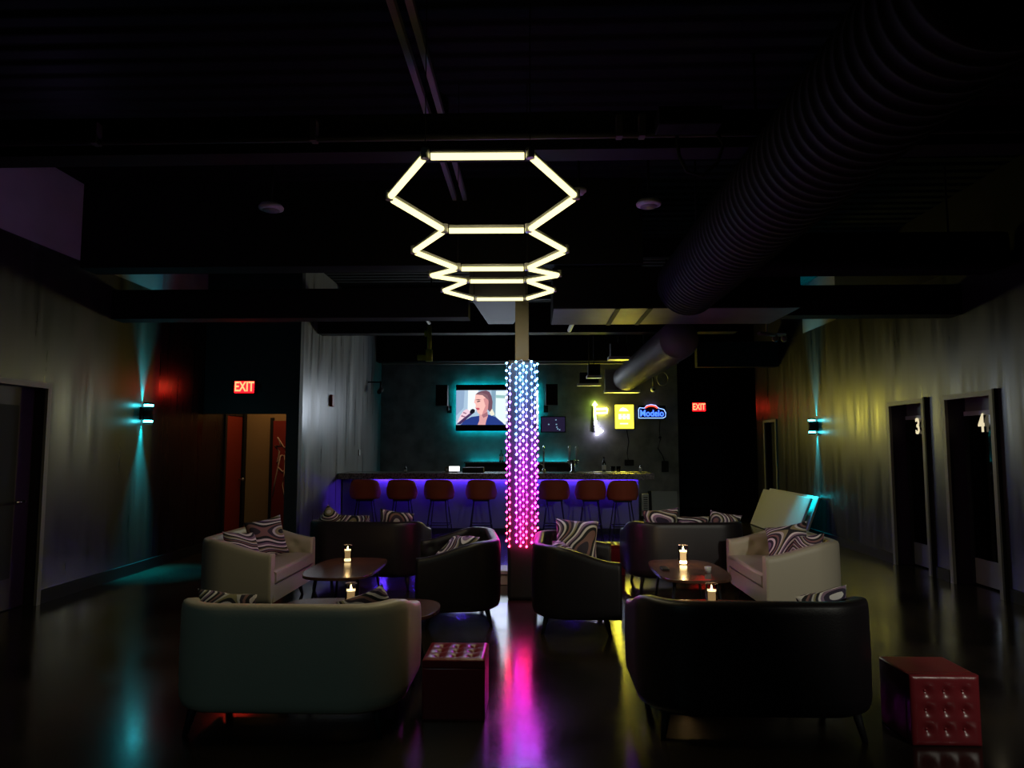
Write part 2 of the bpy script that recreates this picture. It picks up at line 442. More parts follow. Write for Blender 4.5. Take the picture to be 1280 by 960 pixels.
MB().cyl((XL - .02, 11.8, 1.0), (XL + .04, 11.8, 1.0), .012).sphere((XL + .045, 11.8, 1.0), .028).build('door_knob', M['steel'], r)
# red panel with a chalk figure on the corridor end wall
r = empty('door_7'); r['kind'] = 'structure'
MB().box(-4.42, -3.75, 11.95, 11.995, .01, 1.98).build('door_leaf', M['reddoor'], r)
MB().box(-4.47, -4.42, 11.94, 12.0, 0, 2.03).build('door_frame', M['black'], r)
f = MB()
fig = [[(-4.34, 1.70), (-4.22, 1.52), (-4.12, 1.60), (-4.20, 1.45), (-4.13, 1.36), (-4.26, 1.40), (-4.34, 1.28), (-4.30, 1.46), (-4.38, 1.56), (-4.28, 1.56), (-4.34, 1.70)],
       [(-4.28, 1.40), (-4.32, 1.2), (-4.36, .98), (-4.40, .72)], [(-4.22, 1.4), (-4.2, 1.15), (-4.24, .9), (-4.18, .62)], [(-4.32, 1.2), (-4.24, 1.12), (-4.2, 1.15)]]
for ln in fig: f.tube([(x, 11.945, z) for x, z in ln], .012, 6)
f.build('chalk_drawing', M['sketch'], r)

# ------------------------------------------------------------------ ceiling steel and services
def beam(name, x0, x1, y0, y1, z0, z1, mat='beam'):
    w = MB(); t = .02
    w.box(x0, x1, y0, y1, z0, z0 + t).box(x0, x1, y0, y1, z1 - t, z1).box(x0, x1, (y0 + y1) / 2 - .02, (y0 + y1) / 2 + .02, z0 + t, z1 - t)
    return struct(name, w, M[mat])
beam('ceiling_beam', XL, XR, 4.75, 4.95, 3.59, 3.86)
for yy in (2.2, 3.6, 6.2, 9.8, 12.6, 14.2):
    beam('roof_joist', XL, XR, yy, yy + .12, 4.18, ZD)
struct('ceiling_beam', MB().box(XL, 1.15, 7.4, 7.7, 3.47, ZD), M['beam'])
struct('ceiling_beam', MB().box(XL, -.75, 8.0, 8.25, 3.02, 3.36), M['beam'])
struct('ceiling_beam', MB().box(2.85, XR, 8.0, 8.25, 3.02, 3.36), M['beam'])
struct('ceiling_beam', MB().box(-3.47, 3.2, 11.2, 11.45, 3.35, 3.75), M['beam'])
struct('ceiling_beam', MB().box(-3.47, 3.2, 15.45, 15.75, 3.40, 4.0), M['beam'])
struct('ceiling_beam', MB().box(3.2, XR, 14.0, 14.2, 3.1, 3.6), M['beam'])
# paired rails along the deck
t = empty('ceiling_rail', (-.79, 0, 4.2)); tag(t, 'twin strut rail running along the deck above the hexagon lights', 'rail')
for dx in (-.055, .055):
    MB().box(dx - .022, dx + .022, 2.4, 8.3, -.03, .03).build('strut', M['duct_grey'], t)
for yy in (3.2, 5.6, 7.9):
    MB().box(-.09, .09, yy, yy + .05, .03, .20).build('hanger', M['beam'], t)
def spiral(name, x, z, r, y0, y1, mat, label, pitch=.13, rib=.007, sub=4):
    n = int((y1 - y0) / pitch); prof = [(.001, 0)]
    for i in range(n):
        prof += [(r, i * pitch), (r, i * pitch + pitch * .62), (r + rib, i * pitch + pitch * .74), (r + rib, i * pitch + pitch * .88)]
    prof += [(r, n * pitch), (.001, n * pitch)]
    m = MB().lathe(prof, seg=36)
    m.xform(Matrix.Rotation(-PI / 2, 4, 'X'))
    o = m.build(name, M[mat]); o.location = (x, y0, z)
    return o
o = spiral('spiral_duct', 1.6, 3.22, .315, 2.3, 7.42, 'duct', '', .095, .007)
tag(o, 'big dark ribbed round duct running overhead on the right', 'duct')
for yy in (.9, 2.7, 4.6): MB().cyl((0, yy, .32), (0, yy, ZD - 3.22), .01).build('hanger_rod', M['beam'], o)
t = empty('supply_duct', (1.9, 9.3, 2.95)); tag(t, 'slimmer grey ribbed duct lit yellow ending near the bar wall', 'duct')
o = spiral('duct_pipe', 0, 0, .25, 0, 5.55, 'duct_grey', '', .085, .010); o.parent = t; o.location = (0, 0, 0)
for yy in (.8, 3.0, 5.2): MB().cyl((0, yy, .255), (0, yy, ZD - 2.95), .01).build('hanger_rod', M['beam'], t)
MB().box(-.42, .06, 5.56, 5.72, -.24, .20).build('register_box', M['duct_grey'], t)
MB().box(-.44, .30, 5.50, 5.74, -.29, -.24).build('register_grille', M['white'], t)
t = empty('box_duct', (1.5, 7.95, 3.0)); tag(t, 'wide flat sheet metal duct crossing behind the lit column top', 'duct')
MB().box(-1.3, 1.3, -.5, .5, .006, .45, .01).build('duct_body', M['duct'], t)
MB().box(-1.29, 1.29, -.49, .49, 0, .006).build('duct_underside', M['duct_box'], t)  # pale plate imitates a lit underside, body kept dark as if shaded
for xx in (-1.1, 1.1): MB().cyl((xx, 0, .45), (xx, 0, ZD - 3.0), .01).build('hanger_rod', M['beam'], t)
for xx in (-.64, -.30): MB().box(xx, xx + .05, -.51, .51, -.008, .0).build('strap', M['beam'], t)
t = MB().box(1.95, 4.70, 7.0, 7.4, 3.30, 3.68, .09).build('return_duct', M['duct'])
tag(t, 'dark rectangular duct with rounded end above the right doors', 'duct')
for xx in (2.4, 4.2): MB().cyl((xx, 7.2, 3.68), (xx, 7.2, ZD), .01).build('hanger_rod', M['beam'], t)
t = MB().prism([(-.68, 7.36), (-.07, 7.36), (-.07, 7.9), (-.27, 9.1), (-.59, 9.1)], 3.125, 3.45).build('duct_boot', M['duct_mid'])
tag(t, 'tapered sheet metal boot above the lit column behind the last hexagon', 'duct')
t = MB().tube([(XL + .1, 4.6, 3.62), (4.4, 4.6, 3.62)], .022)
for xx in (-3, -1.5, .55, .7, 2.2): t.box(xx, xx + .04, 4.565, 4.635, 3.60, 3.75)
tag(t.build('conduit', M['duct_mid']), 'thin conduit along the beam above the first hexagon', 'pipe')
t = MB().box(.80, 1.20, 4.40, 4.57, 3.60, 3.72, .01); tag(t.build('electrical_box', M['duct']), 'dark electrical box on the beam beside the big duct', 'box')
t = MB().tube([(.94, 4.54, 3.58), (.95, 4.54, 3.45), (1.0, 4.54, 3.34), (1.1, 4.54, 3.31), (1.2, 4.54, 3.40), (1.24, 4.54, 3.52), (1.20, 4.54, 3.60)], .012)
tag(t.build('cable_loop', M['beam']), 'loop of black cable hanging under the beam beside the big duct', 'cable')
t = MB().tube([(-3.3, 15.3, 3.33), (3.1, 15.3, 3.33)], .02); tag(t.build('sprinkler_pipe', M['duct_grey']), 'thin pipe running along the top of the bar wall', 'pipe')
t = MB().tube([(2.9, 9.2, 3.0), (3.6, 10.6, 3.2), (3.9, 11.1, 3.28)], .025); t.sphere((3.55, 10.5, 3.13), .05).sphere((3.85, 11.0, 3.2), .05).cyl((3.2, 9.8, 3.08), (3.2, 9.8, ZD), .01)
tag(t.build('branch_pipe', M['duct_grey']), 'sprinkler branch pipe high up before the right wall', 'pipe')
t = MB().tube([(-1.6, 9.0, 3.55), (-1.62, 9.6, 3.48), (-1.6, 10.7, 3.42)], .025); tag(t.build('conduit_pipe', M['duct_grey']), 'grey conduit running back toward the bar on the left', 'pipe')
t = MB().tube([(.6, 9.0, 3.35), (.55, 11.0, 3.35)], .035); tag(t.build('vent_pipe', M['duct_grey']), 'short pale pipe above the bar right of the column', 'pipe')
t = empty('valve_fitting', (-1.64, 11.0, 2.95)); tag(t, 'yellow green lit pipe fitting hanging from the ceiling left of the television', 'valve')
MB().cyl((0, .15, .40), (0, .15, ZD - 2.95), .01).cyl((0, 0, .42), (0, .15, .42), .012).build('hanger_rod', M['beam'], t)
MB().cyl((0, 0, -.06), (0, 0, .48), .035).build('drop_pipe', M['olive'], t)
MB().cyl((0, 0, -.02), (-.18, 0, -.02), .045).cyl((0, 0, -.08), (0, 0, .1), .055).build('tee', M['olive'], t)
MB().cyl((-.07, 0, .36), (.0, 0, .36), .05).build('collar', M['olive'], t)
for (x, yy, lab) in ((-2.6, 6.8, 'round white ceiling speaker on the left of the hexagon lights'), (1.12, 6.8, 'round white ceiling speaker beside the big ribbed duct')):
    t = empty('ceiling_speaker', (x, yy, 3.88)); tag(t, lab, 'speaker', 'round ceiling speakers')
    MB().lathe([(.001, 0), (.085, 0), (.118, .012), (.122, .03), (.10, .06), (.001, .06)]).build('rim', M['white'], t)
    MB().lathe([(.001, -.004), (.082, -.004), (.082, .002)]).build('grille', M['duct_grey'], t)
    MB().cyl((0, 0, .06), (0, 0, .52), .012).build('stem', M['beam'], t)
t = empty('smoke_detector', (.42, 6.45, 3.88)); tag(t, 'small smoke detector beside the right tip of the first hexagon', 'detector')
MB().lathe([(.001, 0), (.04, 0), (.055, .02), (.07, .03), (.07, .05), (.001, .05)]).build('housing', M['white'], t)
MB().cyl((0, 0, .05), (0, 0, .52), .012).build('stem', M['beam'], t)
for (x0, x1, yy, z, lab) in ((.92, 1.42, 15.2, 2.83, 'longer bright vent bar hanging by the bar wall left of the duct end'), (1.06, 1.36, 14.4, 2.92, 'shorter bright vent bar hanging before the longer one'), (1.25, 1.6, 12.0, 3.0, 'dark hanging box with pale lower lip behind the box duct')):
    t = empty('vent_bar', ((x0 + x1) / 2, yy, z)); tag(t, lab, 'vent', 'hanging vent bars')
    hw = (x1 - x0) / 2
    MB().box(-hw, hw, -.12, .12, 0, .05).build('lip', M['white'], t)
    MB().box(-hw * .8, hw * .8, -.1, .1, .05, .28).build('housing', M['beam'], t)
    MB().cyl((0, 0, .28), (0, 0, ZD - z), .01).build('rod', M['beam'], t)

# ------------------------------------------------------------------ hexagon light chain
s = .535; H3 = s * math.sqrt(3)
hexroot = empty('hexagon_light', (-.285, 3.50, 3.0), R(1.0)); tag(hexroot, 'warm white chain of four glowing hexagon tubes hanging from ceiling', 'light')
zs = [.026, -.075, -.09, .03, .06]
tubes = []; nodes = []
for i in range(5):
    tubes.append(((-s / 2, i * H3, zs[i]), (s / 2, i * H3, zs[i])))
    nodes += [(-s / 2, i * H3, zs[i]), (s / 2, i * H3, zs[i])]
for i in range(4):
    ym = (i + .5) * H3; zm = (zs[i] + zs[i + 1]) / 2
    for sg in (-1, 1):
        mpt = (sg * s, ym, zm); nodes.append(mpt)
        tubes.append(((sg * s / 2, i * H3, zs[i]), mpt)); tubes.append((mpt, (sg * s / 2, (i + 1) * H3, zs[i + 1])))
for a, b in tubes:
    A, B = Vector(a), Vector(b); d = (B - A).normalized()
    A2, B2 = A + d * .03, B - d * .03
    o = MB().cyl(A2, B2, .0185, seg=12).build('light_tube', M['e_hex'], hexroot)
    up = Vector((0, 0, .022))
    MB().cyl(A2 + up, B2 + up, .0155, seg=10).build('tube_housing', M['white'], o)
for n_ in nodes:
    q = Vector(n_)
    MB().cyl(q - Vector((0, 0, .012)), q + Vector((0, 0, .040)), .0225, seg=12).build('connector', M['white'], hexroot)
for i in (0, 2, 4):
    for sg in (-1, 1):
        MB().cyl((sg * s / 2, i * H3, zs[i] + .04), (sg * s / 2, i * H3, ZD - 3.0), .003, seg=6).build('hanging_wire', M['beam'], hexroot)

# ------------------------------------------------------------------ column and curtain lights
CX, CY = -.128, 7.5
struct('column', MB().box(CX - .071, CX + .071, CY - .06, CY + .06, 2.45, 3.12).box(CX - .15, CX + .15, CY - .135, CY + .135, 0, 2.45, .04, mi=1), [M['post'], M['sleeve']])
def hue(t):
    # top to bottom colours of the addressable LEDs
    stops = [(0, (.10, .42, 1.0)), (.16, (.14, .34, 1.0)), (.32, (.32, .16, 1.0)), (.5, (.60, .05, 1.0)), (.68, (.90, .02, .80)), (.84, (1, .015, .34)), (1.01, (1, .02, .07))]
    for (a, ca), (b, cb) in zip(stops, stops[1:]):
        if t <= b:
            k = (t - a) / (b - a); return tuple(ca[i] + (cb[i] - ca[i]) * k for i in range(3))
    return stops[-1][1]
NB = 14
led_mesh = []
for k in range(NB):
    m = emat('led_colour', hue(k / (NB - 1)), 45.0)
    bm = bmesh.new(); bmesh.ops.create_icosphere(bm, subdivisions=1, radius=.0118)
    for f in bm.faces: f.smooth = True
    me = bpy.data.meshes.new('led_bulb'); bm.to_mesh(me); bm.free(); me.materials.append(m); led_mesh.append(me)
wire = pmat('clear_led_wire', (.75, .7, .8), .3)
yf = CY - .155
strands = [(-.288, CY - .07, .10, 'leftmost string of colour LEDs on the round of the column'), (-.255, yf + .02, .16, 'second LED string from the left edge of the column'),
           (-.186, yf, -.16, 'bluest LED string, third from the left on the column'), (-.146, yf, .02, 'LED string left of the middle of the column front'),
           (-.116, yf, -.02, 'LED string at the middle of the column front'), (-.080, yf, .06, 'LED string just right of the middle of the column front'),
           (-.026, yf, -.03, 'third LED string from the right edge of the column'), (.008, yf + .012, .03, 'second LED string from the right edge of the column'),
           (.032, CY - .07, .08, 'rightmost string of colour LEDs on the round of the column')]
for si, (x, yy, sh, lab) in enumerate(strands):
    n = 26; ztop = 2.42 - [.0, .04, .002, .037, .004, .040, .0, .037, .01][si]; dz = .0735
    t = empty('light_string', (x, yy, ztop)); tag(t, lab, 'light string', 'LED curtain strings on the column')
    wob = [(random.uniform(-.004, .004), random.uniform(-.003, .003), -i * dz + random.uniform(-.009, .009)) for i in range(n)]
    MB().tube([(CX - x if abs(CX - x) < .1 else math.copysign(.03, CX - x), CY - .14 - yy if abs(CX-x) < .14 else 0, .035)] + wob, .0028, 5).build('wire', wire, t)
    for i, (wx, wy, wz) in enumerate(wob):
        tt = i / (n - 1) * .92 + sh + random.uniform(-.03, .03)
        o = bpy.data.objects.new('led_bulb', led_mesh[max(0, min(NB - 1, int(tt * NB)))]); col.objects.link(o); o.parent = t
        o.location = (wx, wy - .006, wz)
t = MB().box(-.40, .26, 8.15, 8.5, 0, .115, .008).box(-.42, .28, 8.13, 8.52, .12, .16, .006)
tag(t.build('storage_box', M['white']), 'low white lidded box on the floor behind the lit column', 'box')

# ------------------------------------------------------------------ sofas
W_, D_, RC, T_ = 1.28, .74, .30, .095
ZB = .14
def u_path(off, n_arm=14, n_c=14, n_b=26):
    a = W_ / 2 - off; yb = -D_ / 2 + off; rc = max(RC - off, .05); yfr = D_ / 2
    pts = []
    for i in range(n_arm): pts.append((a, yfr + (yb + rc - yfr) * i / n_arm))
    for i in range(n_c):
        an = -PI / 2 * i / n_c; pts.append((a - rc + rc * math.cos(an), yb + rc + rc * math.sin(an)))
    for i in range(n_b): pts.append((a - rc - (2 * a - 2 * rc) * i / n_b, yb))
    for i in range(n_c):
        an = -PI / 2 - PI / 2 * i / n_c; pts.append((-a + rc + rc * math.cos(an), yb + rc + rc * math.sin(an)))
    for i in range(n_arm + 1): pts.append((-a, yb + rc + (yfr - yb - rc) * i / n_arm))
    return pts
def make_sofa(mat, mat2, leg, zarm, zback):
    root = empty('tub_sofa')
    bm = bmesh.new()
    secs = [(.035, 'b'), (.008, 'b1')]
    ps0 = u_path(0); N = len(ps0)
    cum = [0]
    for i in range(1, N): cum.append(cum[-1] + math.dist(ps0[i], ps0[i - 1]))
    def ztop(y):
        k = max(0, min(1, (D_ / 2 - y) / (D_ * .8))); k = k * k * (3 - 2 * k)
        return zarm + (zback - zarm) * k
    prof = []  # (offset, function of ztop)
    NI = 12
    rows = []
    for j in range(7 + NI + 1):
        rows.append(j)
    rings = []
    cache = {}
    def path(off):
        k = round(off, 4)
        if k not in cache: cache[k] = u_path(off)
        return cache[k]
    for i in range(N):
        zt = ztop(ps0[i][1]); ring = []
        sec = [(.04, ZB), (.012, ZB + .015), (0.0, ZB + .05), (-.003, ZB + .09), (-.006, (ZB + zt) / 2), (-.003, zt - .06), (0.0, zt - .026), (.007, zt - .008), (.024, zt), (.072, zt), (.089, zt - .010)]
        z1 = zt - .05; z0 = .30
        for j in range(NI + 1): sec.append((T_, z1 + (z0 - z1) * j / NI))
        for j, (o, z) in enumerate(sec):
            if j >= 11:
                dpt = 0
                row_h = .105
                for rix, zc in enumerate((.64, .535, .43)):
                    sp = .17; ph = (rix % 2) * .5
                    q = (cum[i] / sp + ph) % 1.0; dx = min(q, 1 - q) * sp
                    if z1 - .02 > zc: dpt = max(dpt, .030 * math.exp(-(dx * dx + (z - zc) ** 2) / (.032 ** 2)))
                o = o - dpt
            pp = path(0.0)
            # offset along the inward normal of the outer path
            a = Vector(ps0[max(i - 1, 0)]); b = Vector(ps0[min(i + 1, N - 1)]); tg = (b - a).normalized(); nn = Vector((tg.y, -tg.x))
            if nn.dot(Vector((0, 0)) - Vector(ps0[i])) < 0 and ps0[i][1] < .2: nn = -nn
            if ps0[i][1] >= .2: nn = Vector((-1 if ps0[i][0] > 0 else 1, 0))
            ring.append(bm.verts.new((ps0[i][0] + nn.x * o, ps0[i][1] + nn.y * o, z)))
        rings.append(ring)
    K = len(rings[0])
    for A, B in zip(rings, rings[1:]):
        for k in range(K):
            f = bm.faces.new((A[k], A[(k + 1) % K], B[(k + 1) % K], B[k])); f.smooth = True
    for rg in (rings[0], rings[-1]): bm.faces.new(rg)
    m = MB(); m.bm.free(); m.bm = bm
    m.build('upholstered_back', mat, root)
    inner = u_path(T_ + .004)
    inner = [p for p in inner]
    ib = [(x, y if y < D_ / 2 - .001 else D_ / 2 - .012) for x, y in inner]
    MB().prism(ib, ZB, .295).build('seat_base', mat, root)
    ic = [(x, y if y < D_ / 2 - .001 else D_ / 2 + .012) for x, y in u_path(T_ + .010)]
    MB().prism(ic, .30, .43, bev=.028).build('seat_cushion', mat2, root)
    for sx in (-1, 1):
        for sy in (-1, 1):
            MB().cyl((sx * (W_ / 2 - .14), sy * (D_ / 2 - .13), ZB + .02), (sx * (W_ / 2 - .11), sy * (D_ / 2 - .09), 0), .026, .014, 12).build('leg', leg, root)
    tag(root, None, 'sofa', 'curved tub sofas')
    return root
beige = make_sofa(M['beige'], M['beige_d'], M['black'], .585, .705)
blk = make_sofa(M['blackl'], M['blackl'], M['black'], .60, .73)
def put(o, x, y, rz, label):
    o.location = (x, y, 0); o.rotation_euler = (0, 0, rz); o['label'] = label; return o
put(beige, -1.36, 4.21, R(0), 'cream leather tub sofa in the foreground with its back to the camera')
dup(beige, (-2.73, 7.07, 0), (0, 0, -PI / 2), 'cream leather tub sofa on the left facing right toward the table')
dup(beige, (2.39, 7.05, 0), (0, 0, PI / 2), 'cream leather tub sofa on the right facing left toward the table')
put(blk, 1.21, 4.24, R(0), 'black leather tub sofa in the right foreground with its back to camera')
dup(blk, (-1.88, 8.15, 0), (0, 0, R(-4)), 'black leather tub sofa at the back left turned toward the bar')
dup(blk, (1.66, 8.18, 0), (0, 0, R(3)), 'black leather tub sofa at the back right turned toward the bar')
dup(blk, (-.72, 6.80, 0), (0, 0, R(97)), 'black leather tub sofa left of the column facing left')
dup(blk, (.36, 6.58, 0), (0, 0, R(-92)), 'black leather tub sofa right of the column facing right')

# ------------------------------------------------------------------ pillows
def make_pillow():
    bm = bmesh.new(); n = 22; hs = .215
    top = {}; bot = {}
    for i in range(n + 1):
        for j in range(n + 1):
            u = -1 + 2 * i / n; v = -1 + 2 * j / n
            x = hs * u * (1 - .10 * (1 - v * v)); y = hs * v * (1 - .10 * (1 - u * u))
            h = .085 * (max(0, (1 - u ** 4)) * max(0, (1 - v ** 4))) ** .6
            h *= 1 + .08 * math.sin(5 * u + 2) * math.sin(4 * v + 1)
            edge = i in (0, n) or j in (0, n)
            top[i, j] = bm.verts.new((x, y, h))
            bot[i, j] = top[i, j] if edge else bm.verts.new((x, y, -h))
    for i in range(n):
        for j in range(n):
            f = bm.faces.new((top[i, j], top[i + 1, j], top[i + 1, j + 1], top[i, j + 1])); f.smooth = True
            vs = (bot[i, j], bot[i, j + 1], bot[i + 1, j + 1], bot[i + 1, j]); f = bm.faces.new(vs); f.smooth = True
    bmesh.ops.recalc_face_normals(bm, faces=bm.faces)
    me = bpy.data.meshes.new('throw_pillow'); bm.to_mesh(me); bm.free(); me.materials.append(M['pillow'])
    return me
pm = make_pillow()
# x, y, z centre ; tilt about X (90 = upright), roll in its own plane, heading ; scale
PIL = [
 (-2.72, 7.26, .625, 74, 8, 48, .95, 'swirl striped pillow leaning in the left cream sofa, in front of its neighbour'),
 (-2.80, 6.86, .565, 60, -8, 66, .88, 'dark swirl pillow by the near arm of the left cream sofa'),
 (-1.78, 4.17, .565, 72, 6, 180, .80, 'striped pillow at the left end of the foreground cream sofa'),
 (-.95, 4.24, .575, 66, -24, 176, .74, 'olive swirl pillow at the right end of the foreground cream sofa'),
 (-2.30, 8.10, .665, 72, 40, 180, .82, 'greenish pillow with raised corner at left of the back left black sofa'),
 (-2.02, 8.12, .625, 62, 0, 176, .84, 'middle pillow barely showing over the back left black sofa'),
 (-1.58, 8.12, .655, 66, 10, 185, .90, 'pink lit striped pillow at right of the back left black sofa'),
 (-.76, 6.80, .555, 40, 8, -62, 1.0, 'swirl pillow lying in the black sofa left of the column'),
 (.40, 6.93, .65, 76, -4, 4, .98, 'upright striped pillow standing in the black sofa right of the column'),
 (.30, 6.62, .55, 36, 0, 84, .9, 'striped pillow lying beneath the upright one right of the column'),
 (1.42, 8.14, .67, 68, -6, 180, .95, 'pink lit striped pillow at left of the back right black sofa'),
 (1.76, 8.16, .615, 62, 0, 184, .86, 'middle pillow barely showing over the back right black sofa'),
 (2.10, 8.12, .660, 68, 10, 175, .82, 'grey swirl pillow at right of the back right black sofa'),
 (2.46, 7.12, .60, 66, 14, -42, .98, 'plum striped pillow leaning in the right cream sofa'),
 (2.52, 6.80, .58, 62, 12, -68, .80, 'smaller dark pillow by the near arm of the right cream sofa'),
 (1.66, 4.25, .600, 70, -14, 186, .70, 'grey swirl pillow at the right end of the foreground black sofa'),
]
for (x, y, z, tilt, roll, head, scl, lab) in PIL:
    o = bpy.data.objects.new('throw_pillow', pm); col.objects.link(o)
    o.matrix_world = Matrix.Translation((x, y, z)) @ Matrix.Rotation(R(head), 4, 'Z') @ Matrix.Rotation(R(tilt), 4, 'X') @ Matrix.Rotation(R(roll), 4, 'Z') @ Matrix.Scale(scl, 4)
    tag(o, lab, 'pillow', 'swirl striped throw pillows')

# ------------------------------------------------------------------ coffee tables
def make_table():
    root = empty('coffee_table')
    a, b = .285, .50; pts = []
    def edge(p0, p1, bul, nn=10):
        for i in range(nn):
            t = i / nn; x = p0[0] + (p1[0] - p0[0]) * t; y = p0[1] + (p1[1] - p0[1]) * t
            k = bul * 4 * t * (1 - t); d = Vector((p1[1] - p0[1], -(p1[0] - p0[0]))).normalized()
            pts.append((x + d.x * k, y + d.y * k))
    edge((a, -b), (a, b), .02); edge((a, b), (-a, b), .05); edge((-a, b), (-a, -b), .05); edge((-a, -b), (a, -b), .07)
    # soften the corners
    for _ in range(3):
        pts = [((pts[i - 1][0] + 2 * pts[i][0] + pts[(i + 1) % len(pts)][0]) / 4, (pts[i - 1][1] + 2 * pts[i][1] + pts[(i + 1) % len(pts)][1]) / 4) for i in range(len(pts))]
    MB().prism(pts, .425, .45, bev=.006).build('table_top', M['wood'], root)
    MB().box(-.2, .2, -.38, -.36, .40, .425).box(-.2, .2, .36, .38, .40, .425).box(-.01, .01, -.36, .36, .405, .425).build('under_frame', M['black'], root)
    for sx in (-1, 1):
        for sy in (-1, 1):
            MB().cyl((sx * .18, sy * .36, .41), (sx * .23, sy * .43, 0), .014, .010, 10).build('leg', M['black'], root)
    tag(root, None, 'table', 'dark wood coffee tables')
    return root
tb = make_table()
put(tb, -1.72, 6.62, 0, 'dark wood coffee table beside the left cream sofa with one candle')
dup(tb, (1.37, 6.58, 0), (0, 0, PI), 'dark wood coffee table by the right cream sofa with bright candle and cup')
dup(tb, (-1.22, 4.98, 0), (0, 0, PI / 2), 'dark coffee table behind the foreground cream sofa, round end showing')
dup(tb, (1.22, 4.98, 0), (0, 0, -PI / 2), 'dark coffee table hidden behind the foreground black sofa')

def candle(x, y, lab, bright, s_=1.0):
    f_, w_ = ('e_flame_b', 'e_wax_b') if bright else ('e_flame', 'e_wax')
    t = empty('candle_holder', (x, y, .4505)); tag(t, lab, 'candle', 'glass candle holders')
    g = MB().lathe([(.001, 0), (.036, 0), (.040, .004), (.040, .160)], seg=28).build('glass_cylinder', M['glass'], t)
    MB().lathe([(.0392, .159), (.0408, .159), (.0408, .1612), (.0392, .1612), (.0392, .159)], seg=28).build('glass_rim', M['duct_mid'], t)
    MB().lathe([(.001, .010), (.030, .010), (.031, .026), (.024, .036), (.001, .036)], seg=20).build('glowing_base', M[w_], t)
    MB().lathe([(.001, .036), (.026, .036), (.026, .110), (.001, .110)], seg=20).build('gel_candle', M['gel_b' if bright else 'gel'], t)
    MB().lathe([(.010, .112), (.029, .110), (.029, .118), (.010, .117)], seg=20).build('lit_rim', M[w_], t)
    MB().lathe([(.001, .113), (.006, .118), (.007, .128), (.004, .142), (.001, .152)], seg=12).build('flame', M[f_], t)
    t.scale = (s_, s_, s_)
    ld = bpy.data.lights.new('candle_lamp', 'POINT'); ld.energy = 1.6 if bright else .35; ld.color = (1, .6, .22); ld.shadow_soft_size = .012
    lo = bpy.data.objects.new('candle_lamp', ld); col.objects.link(lo); lo.parent = t; lo.location = (0, 0, .175)
    return t
candle(-1.79, 6.88, 'lit glass candle on the table by the left cream sofa', False)
candle(-1.27, 4.99, 'lit glass candle just behind the foreground cream sofa', False)
candle(1.39, 6.83, 'brightest glass candle on the table by the right cream sofa', True, 1.1)
candle(1.22, 5.06, 'lit glass candle peeking over the foreground black sofa', False)
t = MB().lathe([(.001, 0), (.024, 0), (.030, .05), (.027, .05), (.022, .006), (.001, .006)], (1.52, 6.42, .4505), 20)
tag(t.build('paper_cup', M['white']), 'tiny white cup at the near corner of the right table', 'cup')
t = MB().box(1.14, 1.20, 6.50, 6.66, .4505, .465, .004); tag(t.build('remote_control', M['black']), 'small black remote lying at the left edge of the right table', 'remote')

# ------------------------------------------------------------------ ottomans
def make_ottoman(w, d, h, label):
    root = empty('cube_ottoman'); tag(root, label, 'ottoman', 'tufted red cube ottomans')
    MB().box(-w / 2, w / 2, -d / 2, d / 2, .0, h - .05, .012).build('body', M['red'], root)
    bm = bmesh.new(); n = 40; vs = {}
    for i in range(n + 1):
        for j in range(n + 1):
            x = -w / 2 + w * i / n; y = -d / 2 + d * j / n
            e = min(i, j, n - i, n - j) / n
            z = h - .012 * max(0, 1 - e * 14) ** 2
            q = 0
            for a in (-1, 0, 1):
                for b in (-1, 0, 1):
                    dd = math.hypot(x - a * w * .27, y - b * d * .27)
                    q = max(q, .016 * math.exp(-(dd / .020) ** 2) + .008 * math.exp(-(dd / .045) ** 2))
            vs[i, j] = bm.verts.new((x, y, z - q))
    for i in range(n):
        for j in range(n):
            f = bm.faces.new((vs[i, j], vs[i + 1, j], vs[i + 1, j + 1], vs[i, j + 1])); f.smooth = True
    rim = [vs[i, 0] for i in range(n + 1)] + [vs[n, j] for j in range(1, n + 1)] + [vs[i, n] for i in range(n - 1, -1, -1)] + [vs[0, j] for j in range(n - 1, 0, -1)]
    low = [bm.verts.new((v.co.x, v.co.y, h - .049)) for v in rim]
    for k in range(len(rim)):
        bm.faces.new((rim[k], low[k], low[(k + 1) % len(rim)], rim[(k + 1) % len(rim)]))
    bm.faces.new(low)
    m = MB(); m.bm.free(); m.bm = bm; m.build('tufted_top', M['red'], root)
    m = MB()
    for a in (-1, 0, 1):
        for b in (-1, 0, 1): m.sphere((a * w * .27, b * d * .27, h - .019), .008, (1, 1, .6), u=10, v=6)
    m.build('tuft_buttons', M['red'], root)
    return root
ot = make_ottoman(.36, .36, .345, 'red tufted cube ottoman on the floor right of the foreground cream sofa')
ot.location = (-.466, 4.36, 0)
o = dup(ot, (2.145, 4.26, .18), (PI / 2, 0, 0), 'red cube ottoman tipped with tufted face forward, right of the black sofa')
dup(ot, (.95, 8.95, 0), (0, 0, 0), 'red cube ottoman behind the black sofa right of the column', (.80, .9, 1.05))

# ------------------------------------------------------------------ bar
t = empty('bar_counter', (0, 0, 0)); tag(t, 'long granite bar counter with blue glowing front', 'bar counter')
MB().box(-3.44, 1.84, 12.78, 13.3, 0, 1.02).build('front_panel', M['panel'], t)
MB().box(-3.46, 2.08, 12.5, 13.45, 1.025, 1.075, .006).box(-3.46, 2.08, 12.5, 12.56, .97, 1.03, .006).build('countertop', M['granite'], t)
MB().box(-2.85, 1.80, 12.735, 12.755, .995, 1.01).build('led_strip', M['e_blue'], t)
MB().box(-3.3, 1.84, 12.775, 12.779, 0, .1).build('toe_kick', M['black'], t)
